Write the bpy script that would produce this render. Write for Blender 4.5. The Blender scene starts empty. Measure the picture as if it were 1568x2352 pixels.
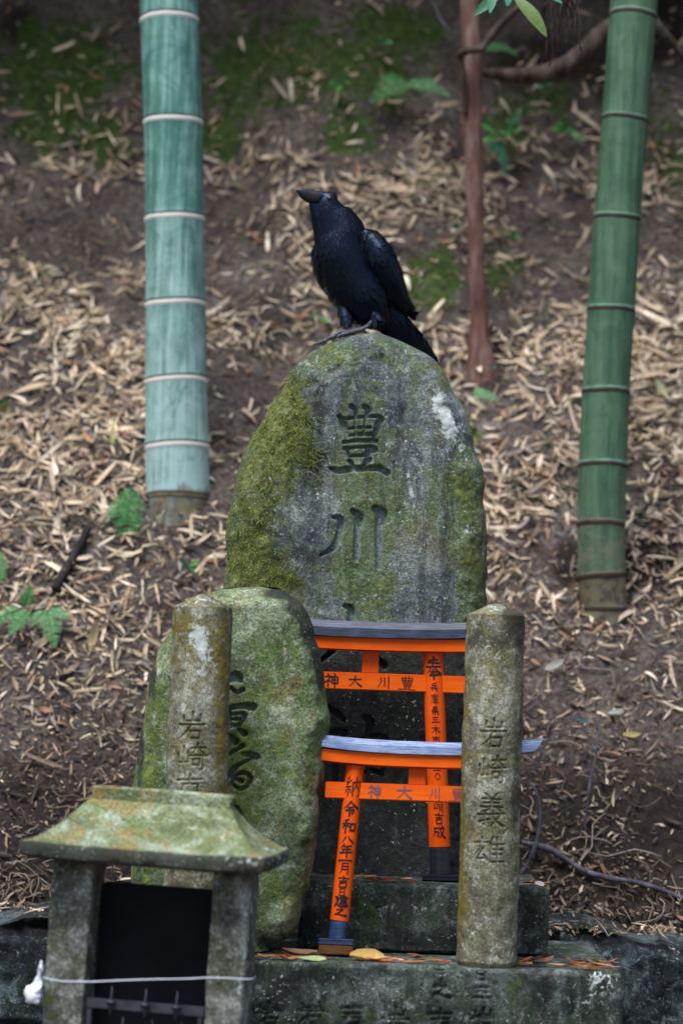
import bpy, bmesh, math, random
import numpy as np
from mathutils import Vector, Matrix
from mathutils.bvhtree import BVHTree

R = math.radians
random.seed(7)
rng = np.random.default_rng(11)
S = bpy.context.scene
COL = S.collection

# ------------------------------------------------------------------ camera
CAM_Y, PITCH, ROLL, LENS = -5.55, 4.88, 2.0, 85.0
cd = bpy.data.cameras.new('camera')
cam = bpy.data.objects.new('camera', cd)
COL.objects.link(cam)
cam.location = (0, CAM_Y, 0)
CR = Matrix.Rotation(R(90 + PITCH), 3, 'X') @ Matrix.Rotation(R(ROLL), 3, 'Z')
cam.rotation_euler = CR.to_euler()
cd.sensor_fit = 'VERTICAL'
cd.sensor_height = 36.0
cd.lens = LENS
cd.clip_end = 200
cd.dof.use_dof = True
cd.dof.focus_distance = 5.40
cd.dof.aperture_fstop = 2.1
S.camera = cam

# ------------------------------------------------------------------ light
w = bpy.data.worlds.new("World")
S.world = w
w.use_nodes = True
wn = w.node_tree
sky = wn.nodes.new('ShaderNodeTexSky')
sky.sky_type = 'NISHITA'
sky.sun_disc = False
SUN_EL, SUN_AZ = 64.0, -150.0      # azimuth measured clockwise from +Y: behind the camera, to the left
sky.sun_elevation = R(SUN_EL)
sky.sun_rotation = R(SUN_AZ)
sky.air_density = 1.0
sky.dust_density = 2.5
wn.links.new(sky.outputs[0], wn.nodes['Background'].inputs[0])
wn.nodes['Background'].inputs[1].default_value = 0.052
sl = bpy.data.lights.new('sun', 'SUN')
sl.energy = 1.5
sl.angle = R(32)
sl.color = (0.99, 0.99, 1.0)
so = bpy.data.objects.new('sun', sl)
COL.objects.link(so)
sd = Vector((math.sin(R(SUN_AZ)) * math.cos(R(SUN_EL)), math.cos(R(SUN_AZ)) * math.cos(R(SUN_EL)), math.sin(R(SUN_EL))))
so.rotation_euler = (-sd).to_track_quat('-Z', 'Y').to_euler()
so.location = (-2, -3, 8)
S.view_settings.view_transform = 'Standard'
S.view_settings.look = 'None'
S.view_settings.exposure = 1.56
S.view_settings.gamma = 1.0

# ------------------------------------------------------------------ helpers
KF = 36.0 / LENS / 2352.0
CO = Vector((0, CAM_Y, 0))


def ray(px, py):
    return CR @ Vector(((px - 784) * KF, -(py - 1176) * KF, -1.0))


def P(px, py, Y):
    d = ray(px, py)
    return CO + d * ((Y - CAM_Y) / d.y)


CRI = np.array(CR.transposed())


def project(xyz):
    q = (np.asarray(xyz) - np.array(CO)) @ CRI.T
    return 784 + q[:, 0] / -q[:, 2] / KF, 1176 - q[:, 1] / -q[:, 2] / KF


def smooth01(t):
    t = np.clip(t, 0, 1)
    return t * t * (3 - 2 * t)


def _hash(ix, iy, iz, seed):
    h = (ix.astype(np.int64) * 374761393 + iy.astype(np.int64) * 668265263 + iz.astype(np.int64) * 2147483647 + seed * 974634777) & 0xffffffff
    h = ((h ^ (h >> 13)) * 1274126177) & 0xffffffff
    h = (h ^ (h >> 16)) & 0xffffffff
    return h.astype(np.float64) / 4294967295.0


def vnoise(p, seed=0):
    i = np.floor(p)
    f = p - i
    f = f * f * (3 - 2 * f)
    i = i.astype(np.int64)
    r = 0
    for dx in (0, 1):
        for dy in (0, 1):
            for dz in (0, 1):
                wgt = (f[:, 0] if dx else 1 - f[:, 0]) * (f[:, 1] if dy else 1 - f[:, 1]) * (f[:, 2] if dz else 1 - f[:, 2])
                r = r + wgt * _hash(i[:, 0] + dx, i[:, 1] + dy, i[:, 2] + dz, seed)
    return r * 2 - 1


def fbm(p, scale=1.0, octs=4, seed=0, gain=0.5):
    p = np.asarray(p, float) * scale
    a, r = 1.0, 0
    for o in range(octs):
        r = r + a * vnoise(p + 17.3 * o, seed + o)
        p = p * 2.03
        a *= gain
    return r


def blobs(px, py, lst):
    r = np.zeros_like(px)
    for (cx, cy, rx, ry, v) in lst:
        r += v * np.exp(-((px - cx) / rx) ** 2 - ((py - cy) / ry) ** 2)
    return r


def mesh_np(name, verts, faces, mats, parent=None, loc=None, smooth=True, attrs=None, colors=None, midx=None):
    """verts Nx3, faces: list of arrays (Mx4 or Mx3); one mesh object."""
    me = bpy.data.meshes.new(name)
    verts = np.asarray(verts, np.float32)
    if isinstance(faces, np.ndarray):
        faces = [faces]
    faces = [np.asarray(f, np.int32) for f in faces if len(f)]
    nl = sum(f.size for f in faces)
    nf = sum(len(f) for f in faces)
    me.vertices.add(len(verts))
    me.vertices.foreach_set('co', verts.ravel())
    me.loops.add(nl)
    me.loops.foreach_set('vertex_index', np.concatenate([f.ravel() for f in faces]))
    me.polygons.add(nf)
    tot = np.concatenate([np.full(len(f), f.shape[1], np.int32) for f in faces])
    me.polygons.foreach_set('loop_start', np.concatenate([[0], np.cumsum(tot)[:-1]]).astype(np.int32))
    if midx is not None:
        me.polygons.foreach_set('material_index', np.asarray(midx, np.int32))
    me.update(calc_edges=True)
    me.validate()
    me.polygons.foreach_set('use_smooth', np.full(len(me.polygons), smooth, bool))
    for k, v in (attrs or {}).items():
        a = me.attributes.new(k, 'FLOAT', 'POINT')
        a.data.foreach_set('value', np.asarray(v, np.float32))
    if colors is not None:
        a = me.attributes.new('tint', 'FLOAT_COLOR', 'POINT')
        c = np.ones((len(verts), 4), np.float32)
        c[:, :3] = colors
        a.data.foreach_set('color', c.ravel())
    for m in (mats if isinstance(mats, (list, tuple)) else [mats]):
        me.materials.append(m)
    o = bpy.data.objects.new(name, me)
    COL.objects.link(o)
    if parent:
        o.parent = parent
    if loc is not None:
        o.location = loc
    return o


def tag(o, label=None, cat=None, group=None, kind=None):
    if label:
        o['label'] = label
    if cat:
        o['category'] = cat
    if group:
        o['group'] = group
    if kind:
        o['kind'] = kind
    return o


def empty(name, loc, label, cat, group=None, rot=None):
    o = bpy.data.objects.new(name, None)
    COL.objects.link(o)
    o.empty_display_size = 0.05
    o.location = loc
    if rot:
        o.rotation_euler = rot
    return tag(o, label, cat, group)


def grid_faces(nr, nc, off=0, flip=False, wrap=False):
    r = np.arange(nr - 1)[:, None]
    c = np.arange(nc if wrap else nc - 1)[None, :]
    a = r * nc + c
    b = r * nc + (c + 1) % nc
    d = a + nc
    e = b + nc
    f = np.stack([a, b, e, d], -1).reshape(-1, 4) + off
    return f[:, ::-1] if flip else f


def catmull(pts, n):
    pts = np.asarray(pts, float)
    if len(pts) < 3:
        t = np.linspace(0, 1, n)[:, None]
        return pts[0] * (1 - t) + pts[-1] * t
    q = np.vstack([2 * pts[0] - pts[1], pts, 2 * pts[-1] - pts[-2]])
    m = len(pts) - 1
    out = []
    for t in np.linspace(0, m, n):
        i = min(int(t), m - 1)
        f = t - i
        p0, p1, p2, p3 = q[i], q[i + 1], q[i + 2], q[i + 3]
        out.append(0.5 * ((2 * p1) + (-p0 + p2) * f + (2 * p0 - 5 * p1 + 4 * p2 - p3) * f * f + (-p0 + 3 * p1 - 3 * p2 + p3) * f ** 3))
    return np.array(out)


class MB:
    """gathers shapes into ONE mesh"""

    def __init__(s):
        s.v, s.q, s.t, s.n, s.mq, s.mt, s.c = [], [], [], 0, [], [], []

    def add(s, v, q=None, t=None, m=0, col=None):
        v = np.asarray(v, float)
        if q is not None and len(q):
            q = np.asarray(q)
            s.q.append(q + s.n)
            s.mq.append(np.full(len(q), m))
        if t is not None and len(t):
            t = np.asarray(t)
            s.t.append(t + s.n)
            s.mt.append(np.full(len(t), m))
        s.v.append(v)
        if col is not None:
            s.c.append(np.broadcast_to(np.asarray(col, float), v.shape))
        s.n += len(v)

    def tube(s, pts, rad, n=10, seg=None, m=0, cap=True, rad2=None, up=(0, 1, 0)):
        pts = np.asarray(pts, float)
        rad = np.asarray(rad if np.ndim(rad) else [rad] * len(pts), float)
        rad2 = rad if rad2 is None else np.asarray(rad2, float)
        if seg:
            x = np.linspace(0, len(rad) - 1, seg)
            rad, rad2 = np.interp(x, range(len(rad)), rad), np.interp(x, range(len(rad2)), rad2)
            pts = catmull(pts, seg)
        T = np.gradient(pts, axis=0)
        T /= np.linalg.norm(T, axis=1)[:, None] + 1e-12
        up = np.asarray(up, float)
        B = up[None] - T * (T @ up)[:, None]
        bad = np.linalg.norm(B, axis=1) < 0.15
        if bad.any():
            alt = np.array([1.0, 0.3, 0.2])
            B[bad] = alt - T[bad] * (T[bad] @ alt)[:, None]
        B /= np.linalg.norm(B, axis=1)[:, None]
        A = np.cross(T, B)
        th = np.linspace(0, 2 * math.pi, n, endpoint=False)
        v = (pts[:, None] + A[:, None] * (np.cos(th)[None, :, None] * rad[:, None, None]) + B[:, None] * (np.sin(th)[None, :, None] * rad2[:, None, None])).reshape(-1, 3)
        q = grid_faces(len(pts), n, wrap=True)
        t = []
        if cap:
            k = len(v)
            v = np.vstack([v, pts[:1], pts[-1:]])
            e = (len(pts) - 1) * n
            for i in range(n):
                j = (i + 1) % n
                t.append((k, j, i))
                t.append((k + 1, e + i, e + j))
        s.add(v, q, t, m)

    def box(s, lo, hi, m=0, bev=0.0, M=None):
        lo, hi = np.asarray(lo, float), np.asarray(hi, float)
        bm = bmesh.new()
        bmesh.ops.create_cube(bm, size=1)
        for vv in bm.verts:
            vv.co = Vector((lo + hi) / 2) + Vector(np.array(vv.co) * (hi - lo))
        if bev:
            bmesh.ops.bevel(bm, geom=bm.edges[:], offset=bev, segments=2, affect='EDGES')
        s.bm(bm, m, M)

    def bm(s, bm, m=0, M=None):
        bm.verts.ensure_lookup_table()
        v = [(M @ x.co if M else x.co)[:] for x in bm.verts]
        bmesh.ops.triangulate(bm, faces=[f for f in bm.faces if len(f.verts) > 4])
        bm.verts.index_update()
        q = [[x.index for x in f.verts] for f in bm.faces if len(f.verts) == 4]
        t = [[x.index for x in f.verts] for f in bm.faces if len(f.verts) == 3]
        s.add(v, q, t, m)
        bm.free()

    def build(s, name, mats, parent=None, loc=None, smooth=True, attrs=None):
        v = np.vstack(s.v)
        if parent is None and loc is not None:
            v = v - np.array(loc)
        fs = []
        mi = []
        if s.q:
            fs.append(np.vstack(s.q))
            mi.append(np.concatenate(s.mq))
        if s.t:
            fs.append(np.vstack(s.t))
            mi.append(np.concatenate(s.mt))
        return mesh_np(name, v, fs, mats, parent, loc, smooth, attrs, np.vstack(s.c) if s.c else None, np.concatenate(mi))


def autosharp(o, ang=40):
    me = o.data
    bm = bmesh.new()
    bm.from_mesh(me)
    for e in bm.edges:
        if len(e.link_faces) == 2 and e.calc_face_angle(0) > R(ang):
            e.smooth = False
    bm.to_mesh(me)
    bm.free()
    return o


# ------------------------------------------------------------------ material helpers
def sr(r, g, b):
    f = lambda c: (c / 255 / 12.92) if c <= 10 else ((c / 255 + 0.055) / 1.055) ** 2.4
    return (f(r), f(g), f(b), 1.0)


class NT:
    def __init__(s, name):
        s.m = bpy.data.materials.new(name)
        s.m.use_nodes = True
        s.t = s.m.node_tree
        s.b = s.t.nodes['Principled BSDF']
        s.out = s.t.nodes['Material Output']
        tc = s.t.nodes.new('ShaderNodeTexCoord')
        s.v = tc.outputs['Object']

    def put(s, sock, x):
        if isinstance(x, bpy.types.NodeSocket):
            s.t.links.new(x, sock)
        else:
            sock.default_value = x

    def scl(s, v, sc):
        n = s.t.nodes.new('ShaderNodeMapping')
        s.put(n.inputs['Vector'], v)
        n.inputs['Scale'].default_value = sc
        return n.outputs[0]

    def noise(s, scale, detail=5, rough=0.6, dist=0.0, v=None):
        n = s.t.nodes.new('ShaderNodeTexNoise')
        s.put(n.inputs['Vector'], s.v if v is None else v)
        n.inputs['Scale'].default_value = scale
        n.inputs['Detail'].default_value = detail
        n.inputs['Roughness'].default_value = rough
        n.inputs['Distortion'].default_value = dist
        return n.outputs['Fac']

    def ramp(s, f, stops):
        n = s.t.nodes.new('ShaderNodeValToRGB')
        s.put(n.inputs[0], f)
        e = n.color_ramp.elements
        while len(e) < len(stops):
            e.new(0.5)
        for el, (p, c) in zip(e, stops):
            el.position = p
            el.color = c if hasattr(c, '__len__') else (c, c, c, 1)
        return n.outputs[0]

    def mix(s, f, a, b, mode='MIX'):
        n = s.t.nodes.new('ShaderNodeMix')
        n.data_type = 'RGBA'
        n.blend_type = mode
        s.put(n.inputs[0], f)
        s.put(n.inputs[6], a)
        s.put(n.inputs[7], b)
        return n.outputs[2]

    def math(s, op, a, b=0.0, clamp=False):
        n = s.t.nodes.new('ShaderNodeMath')
        n.operation = op
        n.use_clamp = clamp
        s.put(n.inputs[0], a)
        s.put(n.inputs[1], b)
        return n.outputs[0]

    def step(s, f, lo, hi):
        n = s.t.nodes.new('ShaderNodeMapRange')
        n.interpolation_type = 'SMOOTHSTEP'
        s.put(n.inputs[0], f)
        n.inputs[1].default_value = lo
        n.inputs[2].default_value = hi
        return n.outputs[0]

    def attr(s, name, color=False):
        n = s.t.nodes.new('ShaderNodeAttribute')
        n.attribute_name = name
        return n.outputs['Color' if color else 'Fac']

    def bump(s, h, strength=0.4, dist=0.01):
        n = s.t.nodes.new('ShaderNodeBump')
        n.inputs['Strength'].default_value = strength
        n.inputs['Distance'].default_value = dist
        s.put(n.inputs['Height'], h)
        s.t.links.new(n.outputs[0], s.b.inputs['Normal'])

    def done(s, col, rough=0.8, spec=0.3, **kw):
        s.put(s.b.inputs['Base Color'], col)
        s.put(s.b.inputs['Roughness'], rough)
        s.put(s.b.inputs['Specular IOR Level'], spec)
        for k, x in kw.items():
            s.put(s.b.inputs[k.replace('_', ' ')], x)
        return s.m


def stone(name, c0, c1, c2, moss0=sr(58, 72, 30), moss1=sr(128, 140, 52), moss_bias=0.0, scale=7.0, streak=0.5,
          speck=0.5, dark=sr(34, 34, 36), bump=0.5, lich=sr(205, 214, 208), tan=None, tan_amt=0.0, rough=0.85,
          alga=None, alga_amt=0.0, pale_amt=0.45, pit_amt=0.5):
    N = NT(name)
    big = N.noise(scale, 8, 0.70, 0.4)
    col = N.ramp(big, [(0.37, c0), (0.50, c1), (0.62, c2)])
    if alga:
        col = N.mix(N.math('MULTIPLY', N.step(N.math('ADD', N.noise(scale * 1.3, 9, 0.74, 0.9, N.scl(N.v, (1, 1, 0.6))), N.math('MULTIPLY', N.attr('alga'), 0.25)), 0.46, 0.60), alga_amt), col, alga)
    if tan:
        col = N.mix(N.math('MULTIPLY', N.step(N.noise(scale * 0.9, 8, 0.72, 0.7), 0.50, 0.60), tan_amt), col, tan)
    st = N.noise(1.0, 7, 0.70, 0.2, N.scl(N.v, (34, 34, 3.2)))
    col = N.mix(N.math('MULTIPLY', N.step(st, 0.50, 0.62), streak), col, dark)
    st2 = N.noise(1.0, 7, 0.72, 0.2, N.scl(N.v, (60, 60, 6.0)))
    col = N.mix(N.math('MULTIPLY', N.step(st2, 0.54, 0.66), streak * 0.6), col, c2)
    mid = N.noise(scale * 4.5, 7, 0.76, 0.5)
    col = N.mix(N.math('MULTIPLY', N.step(mid, 0.54, 0.64), pale_amt), col, N.mix(0.5, c2, lich))
    pit = N.noise(scale * 7.5, 7, 0.78, 0.3)
    col = N.mix(N.math('MULTIPLY', N.step(pit, 0.54, 0.64), pit_amt), col, dark)
    # grooves cleaner and bluer than the face, light on their floors painted in
    col = N.mix(N.math('MULTIPLY', N.attr('groove'), 0.55), col, sr(140, 160, 164))
    fine = N.noise(210, 5, 0.75)
    col = N.mix(0.72, col, N.ramp(fine, [(0.38, 0.14), (0.5, 0.52), (0.62, 0.98)]), 'OVERLAY')
    # damp dark stains and painted shade
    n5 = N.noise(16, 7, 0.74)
    stf = N.step(N.math('ADD', N.attr('stain_shade'), N.math('MULTIPLY', N.math('SUBTRACT', n5, 0.5), 2.0)), 0.30, 0.75)
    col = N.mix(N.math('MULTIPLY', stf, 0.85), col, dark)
    # moss
    n3 = N.noise(22, 9, 0.76, 0.5)
    n4 = N.noise(100, 5, 0.74)
    mf = N.math('ADD', N.math('ADD', N.attr('moss'), moss_bias), N.math('MULTIPLY', N.math('SUBTRACT', n3, 0.5), 2.6))
    mf = N.math('ADD', mf, N.math('MULTIPLY', N.math('SUBTRACT', n4, 0.5), 1.2))
    mfac = N.step(mf, 0.25, 0.65)
    mcol = N.ramp(N.noise(60, 8, 0.78, 0.3), [(0.36, moss0), (0.50, tuple((a + b) / 2 for a, b in zip(moss0, moss1))), (0.62, moss1)])
    col = N.mix(N.math('MULTIPLY', mfac, 0.88), col, mcol)
    # crust lichen and small pale flecks
    n6 = N.noise(48, 7, 0.80, 0.8)
    lf = N.step(N.math('ADD', N.attr('lichen'), N.math('MULTIPLY', N.math('SUBTRACT', n6, 0.5), 3.2)), 0.46, 0.62)
    lf = N.math('MULTIPLY', lf, N.step(N.attr('lichen'), 0.04, 0.2))
    col = N.mix(lf, col, N.mix(n4, lich, sr(196, 206, 202)))
    sp = N.math('MULTIPLY', N.step(N.noise(150, 3, 0.55, 0.2), 0.64, 0.68), N.step(N.noise(9, 5, 0.7), 0.46, 0.58))
    col = N.mix(N.math('MULTIPLY', sp, speck), col, lich)
    h = N.math('ADD', N.math('MULTIPLY', fine, 0.45), N.math('MULTIPLY', N.noise(45, 7, 0.74), 1.0))
    h = N.math('SUBTRACT', h, N.math('MULTIPLY', pit, 0.6))
    h = N.math('ADD', h, N.math('MULTIPLY', mfac, N.math('ADD', N.math('MULTIPLY', n4, 1.6), 0.25)))
    N.bump(h, bump, 0.010)
    return N.done(col, rough, 0.22)


def simple(name, c, rough=0.6, spec=0.4, var=0.25, scale=30, bump=0.0, **kw):
    N = NT(name)
    n = N.noise(scale, 5, 0.65)
    cc = N.mix(var, c, N.ramp(n, [(0.3, 0.1), (0.7, 0.9)]), 'OVERLAY')
    if bump:
        N.bump(n, bump, 0.004)
    return N.done(cc, rough, spec, **kw)


def tinted(name, rough=0.75, spec=0.2, bump=0.2, trans=0.0):
    N = NT(name)
    n = N.noise(90, 4, 0.6)
    c = N.mix(0.35, N.attr('tint', True), N.ramp(n, [(0.3, 0.25), (0.7, 0.75)]), 'OVERLAY')
    N.bump(n, bump, 0.003)
    m = N.done(c, rough, spec)
    if trans:
        tr = N.t.nodes.new('ShaderNodeBsdfTranslucent')
        N.t.links.new(c, tr.inputs['Color'])
        mx = N.t.nodes.new('ShaderNodeMixShader')
        mx.inputs[0].default_value = trans
        N.t.links.new(N.b.outputs[0], mx.inputs[1])
        N.t.links.new(tr.outputs[0], mx.inputs[2])
        N.t.links.new(mx.outputs[0], N.out.inputs[0])
    return m


# ------------------------------------------------------------------ brush characters (100 x 100 box, y down)
# prefix t = tapering sweep, k = swelling sweep
GLYPH = {
    '豊': '20,15 25,47;20,16 80,15 74,47;40,1 41,45;60,1 59,45;25,31 75,31;25,45 75,44;26,57 80,56;32,66 35,82;32,67 74,65 66,80;34,81 66,80;37,84 42,93;t64,83 58,93;2,97 50,94 98,98',
    '川': 't22,18 25,40 18,66 3,93;50,13 52,82;82,4 83,99',
    '大': '8,38 92,34;t50,4 49,35 38,65 8,95;k50,38 65,68 94,93',
    '神': '22,3 30,12;8,24 42,22 25,48 5,66;26,45 26,97;30,50 42,60;50,24 52,72;50,26 90,24 88,70;52,47 88,46;52,70 88,69;70,3 70,99',
    '奉': '22,16 78,13;14,30 86,27;4,46 96,42;t50,1 46,36 10,76;k54,42 70,58 98,78;30,66 70,64;24,80 76,77;50,56 50,99',
    '兵': 't72,5 45,13 28,18;28,16 28,62;30,36 78,33;58,35 58,62;5,64 95,62;t36,70 15,93;62,70 85,94',
    '庫': '50,2 52,12;15,14 92,12;t16,14 16,50 4,96;28,26 88,24;36,36 36,66;36,37 80,36 79,66;36,51 79,50;36,66 79,65;25,80 96,78;57,17 57,98',
    '県': '30,5 30,48;30,6 74,5 73,48;30,20 73,19;30,34 73,33;30,48 73,47;14,38 14,61 92,58;50,60 50,98;t30,70 12,90;68,70 86,88',
    '三': '18,18 80,15;25,48 75,46;6,82 95,78',
    '木': '8,34 92,31;50,3 50,97;t48,34 30,62 6,84;k52,34 70,60 95,82',
    '市': '50,2 50,16;6,20 94,17;22,38 22,80;22,38 80,36 80,78 70,82;50,19 50,99',
    '吉': '8,20 92,17;50,2 50,40;22,42 78,40;24,58 26,95;24,58 77,56 74,95;26,92 74,91',
    '〇': '50,20 78,32 84,55 70,80 45,84 22,72 17,48 30,27 52,19',
    '崎': '22,14 22,70;6,36 6,72 37,68;38,34 38,70;48,20 94,17;t70,3 66,20 48,40;72,22 88,38;44,46 99,44;54,58 54,80;54,58 76,57 75,79;54,79 75,78;88,46 88,92 79,96',
    '成': 't16,24 16,50 4,93;16,25 90,22;20,50 44,48 42,78 34,80;k54,3 60,40 72,75 96,93;t82,38 70,64 46,93;70,5 80,14',
    '納': 't26,3 8,28;8,28 31,26;t37,16 4,50;4,50 38,46;22,50 22,97;t10,62 3,84;32,60 41,78;50,26 50,97;50,27 94,25 94,92 84,97;t72,5 70,42 54,72;72,42 84,62',
    '令': 't50,3 30,28 2,50;k50,5 70,28 98,48;34,44 66,42;20,60 76,58 60,82;46,62 46,98',
    '和': 't44,6 12,16;4,34 54,31;30,14 30,97;t28,36 4,70;32,38 50,54;60,34 60,82;60,35 92,33 91,82;60,80 91,79',
    '八': 't36,20 28,55 4,90;k54,14 64,45 98,88',
    '年': 't30,1 10,32;26,18 84,15;26,40 80,37;26,40 26,64;3,66 97,62;55,16 55,99',
    '一': '3,54 40,46 97,52',
    '月': 't26,6 26,60 12,95;26,7 78,5 78,88 68,94;27,32 77,31;27,57 77,56',
    '日': '25,8 25,94;25,9 75,7 75,94;26,48 74,47;26,90 74,89',
    '建': '44,18 84,16 84,48;30,32 96,30;44,48 84,46;42,62 88,60;36,76 94,74;64,2 64,86;6,22 28,20 12,46 28,46 20,70 4,92;k8,60 30,86 60,95 99,93',
    '之': '50,3 55,16;20,32 74,28 40,62 12,84;k14,82 40,80 70,92 98,95',
    '岩': '50,2 50,30;20,13 20,32 80,30;80,11 80,32;4,46 96,43;t46,46 30,72 4,93;38,66 38,96;38,67 80,65 76,96;38,93 77,92',
    '義': '32,2 40,12;t68,2 60,12;18,16 82,15;24,28 76,27;10,40 90,39;50,14 50,40;t40,46 14,54;6,64 96,60;28,52 28,94 20,90;8,84 44,74;k56,44 66,78 95,97;t82,66 50,97;74,46 84,52',
    '雄': '4,24 46,20;t26,4 22,40 4,72;t30,40 12,84;12,84 40,80;34,66 44,88;t62,2 46,34;56,24 56,98;72,4 78,16;56,28 96,26;56,46 92,45;56,66 92,65;54,94 98,92;76,28 76,92',
}


def strokes(ch, x0, ztop, wd, ht, sw, jit=0.0, rnd=None):
    """list of (points, half widths); x right, z up, in the units of wd"""
    out = []
    for s in GLYPH[ch].split(';'):
        k = s[0] if s[0] in 'tk' else ''
        p = np.array([[float(a) for a in q.split(',')] for q in s[len(k):].split()])
        if jit and rnd is not None:
            p = p + rnd.normal(0, jit, p.shape)
        if k or ch in '一〇豊' and len(p) > 3:
            p = catmull(p, 9)
        p = np.stack([x0 + p[:, 0] / 100 * wd, ztop - p[:, 1] / 100 * ht], 1)
        t = np.linspace(0, 1, len(p))
        if k == 't':
            hw = sw * (1.15 - 0.85 * t)
        elif k == 'k':
            hw = sw * (0.55 + 0.95 * t)
        else:
            hw = sw * np.interp(t, [0, 0.2, 0.75, 1], [1.15, 0.9, 0.85, 1.1]) if len(p) > 2 else sw * np.array([1.1, 0.95])
        out.append((p, hw))
    return out


def carve(X, Z, strk, sharp=1.8):
    """0..1 groove depth on points X, Z"""
    d = np.zeros_like(X)
    for pts, hw in strk:
        for a, b, wa, wb in zip(pts[:-1], pts[1:], hw[:-1], hw[1:]):
            wm = max(wa, wb) * 1.05
            m = (X > min(a[0], b[0]) - wm) & (X < max(a[0], b[0]) + wm) & (Z > min(a[1], b[1]) - wm) & (Z < max(a[1], b[1]) + wm)
            if not m.any():
                continue
            x, z = X[m], Z[m]
            ab = b - a
            t = np.clip(((x - a[0]) * ab[0] + (z - a[1]) * ab[1]) / (ab @ ab + 1e-12), 0, 1)
            dd = np.hypot(x - a[0] - t * ab[0], z - a[1] - t * ab[1])
            g = np.clip((1 - dd / (wa + (wb - wa) * t)) * sharp, 0, 1)
            d[m] = np.maximum(d[m], g)
    return d


def brush(mb, strk, place, off=0.0007):
    """flat painted strokes: place(x, z, off) -> point on the painted surface"""
    for i, (pts, hw) in enumerate(strk):
        p = []
        h = []
        for a, b, wa, wb in zip(pts[:-1], pts[1:], hw[:-1], hw[1:]):
            for t in np.linspace(0, 1, 4, endpoint=False):
                p.append(a + (b - a) * t)
                h.append(wa + (wb - wa) * t)
        p.append(pts[-1])
        h.append(hw[-1])
        p, h = np.array(p), np.array(h)
        T = np.gradient(p, axis=0)
        T /= np.linalg.norm(T, axis=1)[:, None] + 1e-12
        p = np.vstack([p[:1] - T[:1] * h[0] * 0.7, p, p[-1:] + T[-1:] * h[-1] * 0.7])
        h = np.concatenate([[h[0] * 0.25], h, [h[-1] * 0.25]])
        T = np.vstack([T[:1], T, T[-1:]])
        n = np.stack([-T[:, 1], T[:, 0]], 1)
        o = off + 0.00004 * i
        v = []
        for c, nn, hh in zip(p, n, h):
            for s in (-1, 0, 1):
                q = c + nn * hh * s
                v.append(place(q[0], q[1], o))
        f = grid_faces(len(p), 3)
        mb.add(v, f)


# ------------------------------------------------------------------ materials
M_stele = stone('stele_stone', sr(62, 70, 78), sr(98, 107, 106), sr(140, 149, 144), moss0=sr(66, 74, 32), moss1=sr(142, 150, 84), streak=0.5, tan=sr(112, 104, 72), tan_amt=0.5, alga=sr(94, 114, 70), alga_amt=0.78, speck=1.0, bump=0.7, pit_amt=0.45)
M_slab = stone('slab_stone', sr(58, 70, 52), sr(98, 112, 80), sr(150, 162, 136), moss0=sr(56, 74, 30), moss1=sr(134, 146, 66), moss_bias=0.02, streak=0.15, speck=0.5, tan=sr(128, 116, 70), tan_amt=0.5, alga=sr(98, 124, 60), alga_amt=0.6, bump=0.6)
M_post = stone('post_stone', sr(82, 80, 66), sr(118, 116, 96), sr(170, 170, 154), moss0=sr(78, 72, 24), moss1=sr(138, 126, 42), moss_bias=-0.05, streak=0.3, speck=0.8, scale=9, dark=sr(60, 58, 48), tan=sr(116, 106, 62), tan_amt=0.55, alga=sr(92, 100, 66), alga_amt=0.5, pale_amt=0.5, pit_amt=0.45)
M_roof = stone('roof_stone', sr(70, 82, 58), sr(106, 114, 78), sr(156, 168, 146), moss0=sr(84, 104, 40), moss1=sr(160, 156, 78), moss_bias=0.0, streak=0.0, speck=0.6, scale=9, tan=sr(140, 120, 78), tan_amt=0.7, alga=sr(104, 122, 72), alga_amt=0.6, dark=sr(50, 50, 52), pit_amt=0.3)
M_lpost = stone('shrine_stone', sr(66, 66, 62), sr(108, 108, 100), sr(164, 166, 160), moss0=sr(44, 58, 26), moss1=sr(98, 112, 52), moss_bias=0.0, streak=0.25, speck=0.8, scale=12, alga=sr(70, 84, 48), alga_amt=0.6, pale_amt=0.6)
M_block = stone('block_stone', sr(34, 37, 36), sr(60, 66, 62), sr(108, 116, 114), moss0=sr(36, 50, 28), moss1=sr(86, 108, 62), moss_bias=-0.05, streak=0.5, speck=0.8, dark=sr(24, 25, 27), alga=sr(58, 76, 54), alga_amt=0.6)
M_wall = stone('wall_stone', sr(22, 24, 28), sr(44, 52, 56), sr(88, 104, 108), moss0=sr(24, 44, 18), moss1=sr(58, 88, 36), moss_bias=-0.1, scale=9, streak=0.5, speck=0.4, dark=sr(18, 18, 22), bump=0.9)
M_mossy = tinted('moss_fibre', 0.9, 0.1, 0.0, 0.25)
M_leaf = tinted('dry_leaf', 0.6, 0.3, 0.3, 0.15)
M_green = tinted('green_leaf', 0.45, 0.4, 0.15, 0.3)
M_orange = None


def paint(name, c0, c1, rough=0.45, spec=0.5, grain=(3, 60, 60), bump=0.15, **kw):
    N = NT(name)
    g = N.noise(1.0, 5, 0.65, 0.1, N.scl(N.v, tuple(x * 6 for x in grain)))
    n = N.noise(14, 4, 0.6)
    col = N.mix(N.step(N.math('ADD', N.math('MULTIPLY', g, 0.65), N.math('MULTIPLY', n, 0.35)), 0.38, 0.64), c0, c1)
    N.bump(g, bump, 0.002)
    return N.done(col, N.math('ADD', N.math('MULTIPLY', g, 0.25), rough - 0.12), spec, **kw)


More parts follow.
